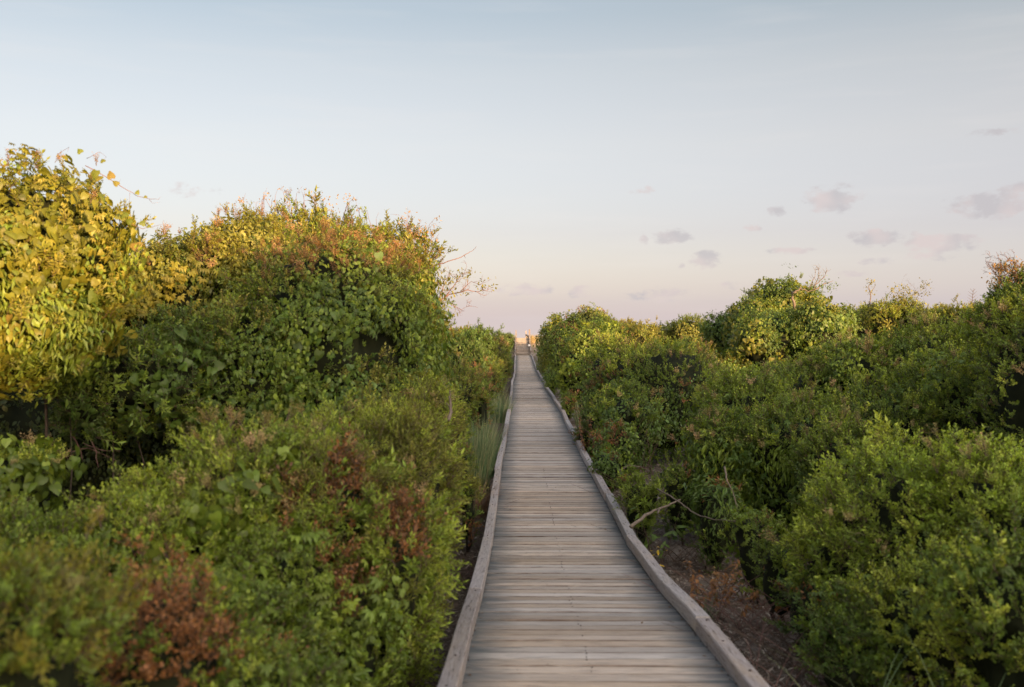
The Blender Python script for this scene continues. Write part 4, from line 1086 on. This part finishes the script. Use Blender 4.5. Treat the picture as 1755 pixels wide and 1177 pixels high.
# ---- grass
def clump(name, label, cat, px, py, Y, n, h, spread, lean, mat, seed, group=None, w=.006, kind=None, dry=.2):
    r = random.Random(seed); x0, y0, _ = P(px, py, Y); g0 = float(ground_z(np.array([x0]), np.array([y0]))[0])
    V, Fc, var = [], [], []
    for i in range(n):
        a = r.random() * 6.28; rad = spread * math.sqrt(r.random()); bx, by_ = math.cos(a) * rad, math.sin(a) * rad
        a2 = a + r.gauss(0, .6); ln = lean * r.uniform(.2, 1.3); H = h * r.uniform(.5, 1.1); v_ = r.random() if r.random() > dry else r.uniform(.8, 1)
        b = len(V); sd = Vector((-math.sin(a2 + r.gauss(0, .8)), math.cos(a2), 0)); sg = 5
        for k in range(sg + 1):
            t = k / sg; c = Vector((bx + math.cos(a2) * ln * H * t ** 1.8, by_ + math.sin(a2) * ln * H * t ** 1.8, H * (t - .28 * ln * t * t * t)))
            ww = w * (1 - t) ** .6 * .5 + .0004; V += [c - sd * ww, c + sd * ww]; var += [v_, v_]
        for k in range(sg): Fc.append((b + 2 * k, b + 2 * k + 1, b + 2 * k + 3, b + 2 * k + 2))
    o = mesh_obj(name, V, Fc, mat); a = o.data.attributes.new('var', 'FLOAT', 'POINT'); a.data.foreach_set('value', var)
    o.location = (x0, y0, g0 - .02); tag(o, label, cat, group, kind); return o
clump('grass_clump', 'tall blue-green grass clump with arching blades beside the left rail', 'grass clump', 816, 730, 14.6, 460, 1.15, .20, .24, M_grass, 1, w=.011)
clump('grass_clump', 'second grass clump behind the tallest one by the left rail', 'grass clump', 829, 700, 17.2, 340, 1.05, .20, .25, M_grass, 2, w=.012)
clump('dry_grass_clump', 'brown dried grass tussock in front of the tall green grass', 'grass clump', 815, 800, 12.6, 300, .50, .16, .75, M_straw, 3, w=.007)
clump('grass_clump', 'dark grass clump hugging the left rail before the stairs', 'grass clump', 857, 650, 27, 260, .85, .28, .3, M_grass, 4, w=.014)
clump('grass_clump', 'pale green grass clump on the right of the walk just before the stairs', 'grass clump', 934, 610, 62, 300, 1.2, .5, .25, M_grass, 5, w=.03)
clump('grass_clump', 'dim grass tuft right of the rail beyond the fallen branch', 'grass clump', 1088, 830, 11.2, 90, .42, .10, .8, M_grass, 6, w=.006)
clump('grass_clump', 'thin grass tuft beside the rail and the fallen branch', 'grass clump', 1082, 870, 10, 60, .30, .08, .7, M_grass, 7, w=.005)
clump('grass_clump', 'small bright grass tuft by the right rail near the bottom', 'grass clump', 1292, 1110, 4.9, 60, .16, .06, .8, M_grass, 8, w=.004)
clump('grass_clump', 'wiry green grass tuft beside the rust-brown fern', 'grass clump', 1195, 940, 7.6, 80, .32, .12, .7, M_grass, 9, w=.004)
clump('grass_clump', 'long arching grass blades poking from the bottom right shrub', 'grass clump', 1480, 1200, 4.3, 16, .62, .2, .9, M_grass, 10, w=.005, dry=0)
clump('grass_clump', 'long grass blades rising at the bottom right corner', 'grass clump', 1640, 1200, 4.2, 14, .70, .2, .7, M_grass, 11, w=.005, dry=0)
r = random.Random(77); V = []
for i in range(26):
    px = 905 + r.random() * 40 if i < 14 else 800 + r.random() * 80
    Yd = 93.5 + r.random() * 6 if i < 14 else 96 + r.random() * 5
    clump('dune_grass', 'golden dune grass on the crest beside the far stairs', 'dune grass', px, 580, Yd, 50, .75, .35, .4, M_oats, 100 + i, 'dune grass tufts on the crest', w=.03)

for i in range(44):
    s_ = -1 if i % 5 < 3 else 1; Yv = 19 + 68 * (i / 44) ** 1.3; xv = path(Yv)[0] + s_ * (HW + random.uniform(.5, .85) + (.2 if Yv > 40 else 0))
    clump('verge_grass', 'green verge grass growing along the boardwalk far from the viewpoint', 'grass', 877.5 + xv * F / Yv, 700, Yv, 110, .55 + .006 * Yv, .35, .35, M_grass, 300 + i, 'verge grass tufts along the far boardwalk', w=.010 + .0003 * Yv, dry=.35)
# ---- low undergrowth along both edges
US = [(872,586,93,8,13,1.0,'bay','dark','dark shrub touching the left post of the far stairs'), (868,611,76,7,11,1.2,'yaupon','mid','last low shrub beside the left rail before the stairs'), (863,628,50,11,14,1,'yaupon','olive','low olive growth along the left rail in the distance'), (869,622,62,8,10,1,'vine','mid','small green growth along the left rail close to the stairs'),
      (936,622,66,7,12,1,'yaupon','mid','low growth at the right rail under the tallest walkside shrub'),
      (1040,790,14.2,22,14,.3,'vine','dark','low dark seedlings under the dry undergrowth shrub'), (1100,850,11.2,36,26,.35,'bay','mid','leafy seedling under the dark creeper shrub edge'),
      (1165,825,11.4,34,24,.35,'palm','dark','creeping five-leaved vine at the foot of the dark creeper shrub'), (1225,850,9.9,40,28,.35,'lance','dark','dark weedy growth right of the fallen branch'),
      (1290,900,8.4,36,26,.3,'palm','mid','low vines between the rust-brown fern and the dark creeper shrub'), (1335,960,7.5,40,30,.3,'yaupon','mid','weedy growth behind the tangle of grey stems'),
      (1390,1030,6.4,45,42,.3,'yaupon','dark','dim undergrowth in front of the right foreground shrub'), (1440,1130,5.5,46,36,.25,'yaupon','dark','dim weeds at the foot of the bottom right growth'),
      (1000,745,19,16,14,.3,'vine','mid','low green growth at the rail beside the dry reddish undergrowth'), (975,690,27,12,14,.5,'yaupon','mid','small green growth at the right rail far down the walk'),
      (945,650,40,10,14,.8,'vine','mid','farthest low growth at the right rail before the stairs'),
      (800,850,11,22,30,.25,'myrtle','olive','small olive twiggy growth reaching toward the left rail'), (790,790,12.6,20,24,.25,'myrtle','mid','low shrublet left of the dried grass tussock')]
for i, (px, py, Y, w, h, dp, kd, pal, lab) in enumerate(US):
    shrub('undergrowth_plant', lab, 'plant', [(px, py, Y, w, h, dp)], [(kd, pal, 1, 'all'), ('dead', 'brown', .15, 'patch'), ('yaupon', 'mid', .4, 'all')], group='undergrowth along the boardwalk', dens=110 if Y < 20 else 45, size=.8 if Y < 20 else 1.4, seed=200 + i, stems=2, cgap=.12, bump=.25)
# rust-brown dead plant, small seedling with yellow leaves
def stalks(name, label, cat, px, Y, n, h, lean, mat, leafm, nl, ll, seed, lk='lance', spread=.1, lw=.4, tubes=.004, leafname='leaf'):
    r = random.Random(seed); x0, y0, _ = P(px, 700, Y); g0 = float(ground_z(np.array([x0]), np.array([y0]))[0])
    root = empty(name, (x0, y0, g0)); tag(root, label, cat); mb = MB(); V, Fc, var = [], [], []
    for i in range(n):
        a = r.random() * 6.28; H = h * r.uniform(.6, 1.1); b = Vector((x0 + r.gauss(0, spread), y0 + r.gauss(0, spread), g0)); d = Vector((math.cos(a) * lean, math.sin(a) * lean, 1))
        pt = lambda t: b + d * H * t + Vector((math.cos(a), math.sin(a), -.8)) * (lean * H * .35 * t * t)
        mb.tube([pt(k / 5) for k in range(6)], [tubes * (1 - .14 * k) for k in range(6)], 4)
        for j in range(nl):
            t = r.uniform(.3, 1); c = pt(t); dd = Vector((r.gauss(0, 1), r.gauss(0, 1), r.gauss(-.4, .5))).normalized(); up = Vector((0, -.3, 1)); z = (up - dd * up.dot(dd)).normalized(); x = dd.cross(z)
            M = Matrix((x, dd, z)).transposed().to_4x4(); M.translation = c; l = ll * r.uniform(.6, 1.2); v, f = leaf_geo(l, l * lw, lk); bb = len(V)
            V += [tuple(M @ Vector(p_)) for p_ in v]; Fc += [tuple(bb + k for k in q) for q in f]; var += [min(1, max(0, r.gauss(.5, .25)))] * len(v)
    child(mb.build('stems', mat, smooth=True), root)
    if V:
        o = mesh_obj('leaves', V, Fc, leafm); a = o.data.attributes.new('var', 'FLOAT', 'POINT'); a.data.foreach_set('value', var); tag(o, kind='stuff'); child(o, root)
    return root
stalks('dead_plant', 'rust-brown dead plant standing in the gap right of the walk', 'dead plant', 1232, 7.6, 10, .50, .35, M_twig_red, M_dead, 26, .05, 1, 'lance', .10, .5)
stalks('dead_plant', 'smaller orange-brown dead plant behind the rust-brown one', 'dead plant', 1262, 8.3, 7, .42, .4, M_twig_red, M_dead, 22, .045, 2, 'oval', .10, .5)
stalks('dead_plant', 'reddish dead sprig hanging beside the dry undergrowth', 'dead plant', 1022, 17, 8, 1.2, .15, M_twig_red, M_dead, 30, .06, 3, 'lance', .12, .5)
stalks('seedling', 'leafy seedling with large drooping leaves above the fallen branch', 'seedling', 1122, 10.4, 4, .62, .25, M_twig, M_vine_dk, 7, .13, 4, 'oval', .05, .42)
stalks('seedling', 'seedling with a few yellow leaves beside the fallen branch', 'seedling', 1132, 9.9, 3, .40, .3, M_twig, M_yel, 2, .06, 5, 'oval', .05, .5)
for i, (px, Y, hh, nn_, lab) in enumerate([(1130, 12.6, .7, 30, 'grey dead stems arching under the creeper shrub'), (1180, 10.4, .6, 34, 'bare twiggy stems beside the large-leaved seedling'), (1290, 7.2, .5, 40, 'tangle of bare grey arching stems before the right foreground shrub'),
        (1340, 6.3, .45, 40, 'low tangle of dry stems at the right edge of the litter'), (1072, 15.8, 1.1, 40, 'bunch of dead brown stems hanging below the broad shrub'), (1235, 8.8, .55, 26, 'bare stems rising behind the rust-brown plant'), (1390, 5.5, .35, 30, 'dry stems at the bottom right by the litter'),
        (812, 12.2, .4, 30, 'dry twiggy stems at the foot of the dried tussock'), (795, 9.6, .35, 26, 'thin dry stems beside the left litter strip')]):
    stalks('dry_shrub', lab, 'dead shrub', px, Y, nn_, hh, .9 if hh < 1 else .35, M_twig if i % 2 else M_twig_red, None, 0, .05, 30 + i, spread=.22, tubes=.0035)
# fallen branch leaning on the right rail, vines trailing over the litter
def lone(name, label, cat, lines, mat, Yl, seed):
    root = MB(); r = random.Random(seed)
    for pts, r0 in lines:
        w = [Vector(P(*q)) for q in pts]; o = []
        for i in range(len(w) - 1):
            for k in range(4):
                t = k / 4; o.append(w[i].lerp(w[i + 1], t) + Vector((r.gauss(0, 1), r.gauss(0, 1), r.gauss(0, 1))) * r0 * .25)
        o.append(w[-1]); n = len(o); root.tube(o, [r0 * (1 - .6 * i / (n - 1)) * r.uniform(.9, 1.1) for i in range(n)], 7)
    ob = root.build(name, mat, smooth=True); tag(ob, label, cat); return ob
lone('fallen_branch', 'pale brown fallen branch resting against the right kerb rail', 'branch', [([(1080,904,9.0), (1100,888,9.1), (1120,876,9.3), (1145,866,9.5), (1166,856,9.8)], .018), ([(1130,873,9.35), (1128,880,9.2)], .012)], M_twig_pale, 9, 1)
lone('trailing_vine', 'thin greenish vine stem trailing above the fallen branch', 'vine', [([(1126,838,9.6), (1150,850,9.3), (1175,868,9.0), (1195,882,8.7), (1225,890,8.4), (1260,893,8.2)], .008)], M_twig_pale, 9, 2)
lone('trailing_vine', 'arched pale twig between the rail and the leafy seedling', 'vine', [([(1062,806,12), (1078,797,12), (1098,800,12), (1116,806,12)], .010)], M_twig_pale, 9, 3)
lone('trailing_vine', 'pale hooked stem hanging in front of the creeper shrub', 'vine', [([(1242,800,9.8), (1246,825,9.6), (1256,842,9.6), (1264,870,9.5)], .010)], M_twig_pale, 9, 4)
# pale dead stem of the upright olive shrub
px_branch(by('pale dead stem'), 'dead_stem', 8.0, [([(768,720), (770,700), (773,680), (771,668)], .018), ([(770,700), (764,690)], .008)], M_twig_pale, seed=40)
px_branch(by('rust-red dead leaves'), 'bare_twig', 3.4, [([(170,1075), (200,1060), (240,1050), (285,1040)], .006)], M_twig_red, seed=41)
px_branch(by('bright green rounded'), 'bare_twig', 5.8, [([(1495,1095), (1515,1072), (1535,1050), (1560,1035)], .010), ([(1470,1110), (1490,1098), (1510,1080)], .005)], M_twig_red, seed=42)
px_branch(by('dark green shrub overhanging'), 'bare_twigs', 8.0, [([(115,740), (135,765), (140,790)], .008), ([(150,745), (165,775), (172,800)], .008), ([(140,760), (170,770), (210,772)], .005), ([(120,775), (150,768), (200,790)], .005), ([(95,760), (120,790)], .006)], M_twig_red, seed=43)

# ---- litter: needles, twigs and dead leaves on the ground beside the walk
r = np.random.default_rng(5); V, Fc, var = [], [], []
n = 46000
Yl = 2.6 + 19 * r.random(n) ** 1.7; side = np.where(r.random(n) < .30, -1, 1)
cx = np.interp(Yl, LY, LX); off = np.where(side > 0, .78 + 2.0 * r.random(n) ** 1.2, .76 + .9 * r.random(n)); Xl = cx + side * off
Zl = ground_z(Xl, Yl) + r.uniform(.002, .03, n)
ang = r.random(n) * np.pi; ln = r.uniform(.012, .055, n); wd = np.where(r.random(n) < .30, .011, .0024) * r.uniform(.6, 1.4, n); tl = r.normal(size=n) * .25; vr = r.random(n)
ux, uy, uz = np.cos(ang) * ln, np.sin(ang) * ln, tl * ln; vx, vy = -np.sin(ang) * wd, np.cos(ang) * wd
Q = np.stack([np.stack([Xl - ux, Yl - uy, Zl - uz], -1), np.stack([Xl + vx, Yl + vy, Zl + .004], -1), np.stack([Xl + ux, Yl + uy, Zl + uz], -1), np.stack([Xl - vx, Yl - vy, Zl + .004], -1)], 1).reshape(-1, 3)
me = bpy.data.meshes.new('leaf_litter'); me.from_pydata(Q.tolist(), [], np.arange(4 * n).reshape(n, 4).tolist()); me.materials.append(M_litter)
a = me.attributes.new('var', 'FLOAT', 'POINT'); a.data.foreach_set('value', np.repeat(vr, 4))
o = bpy.data.objects.new('leaf_litter', me); COL.objects.link(o); tag(o, 'brown needles, twigs and dead leaves strewn beside the boardwalk', 'leaf litter', kind='stuff')
print('instances', INST[0])
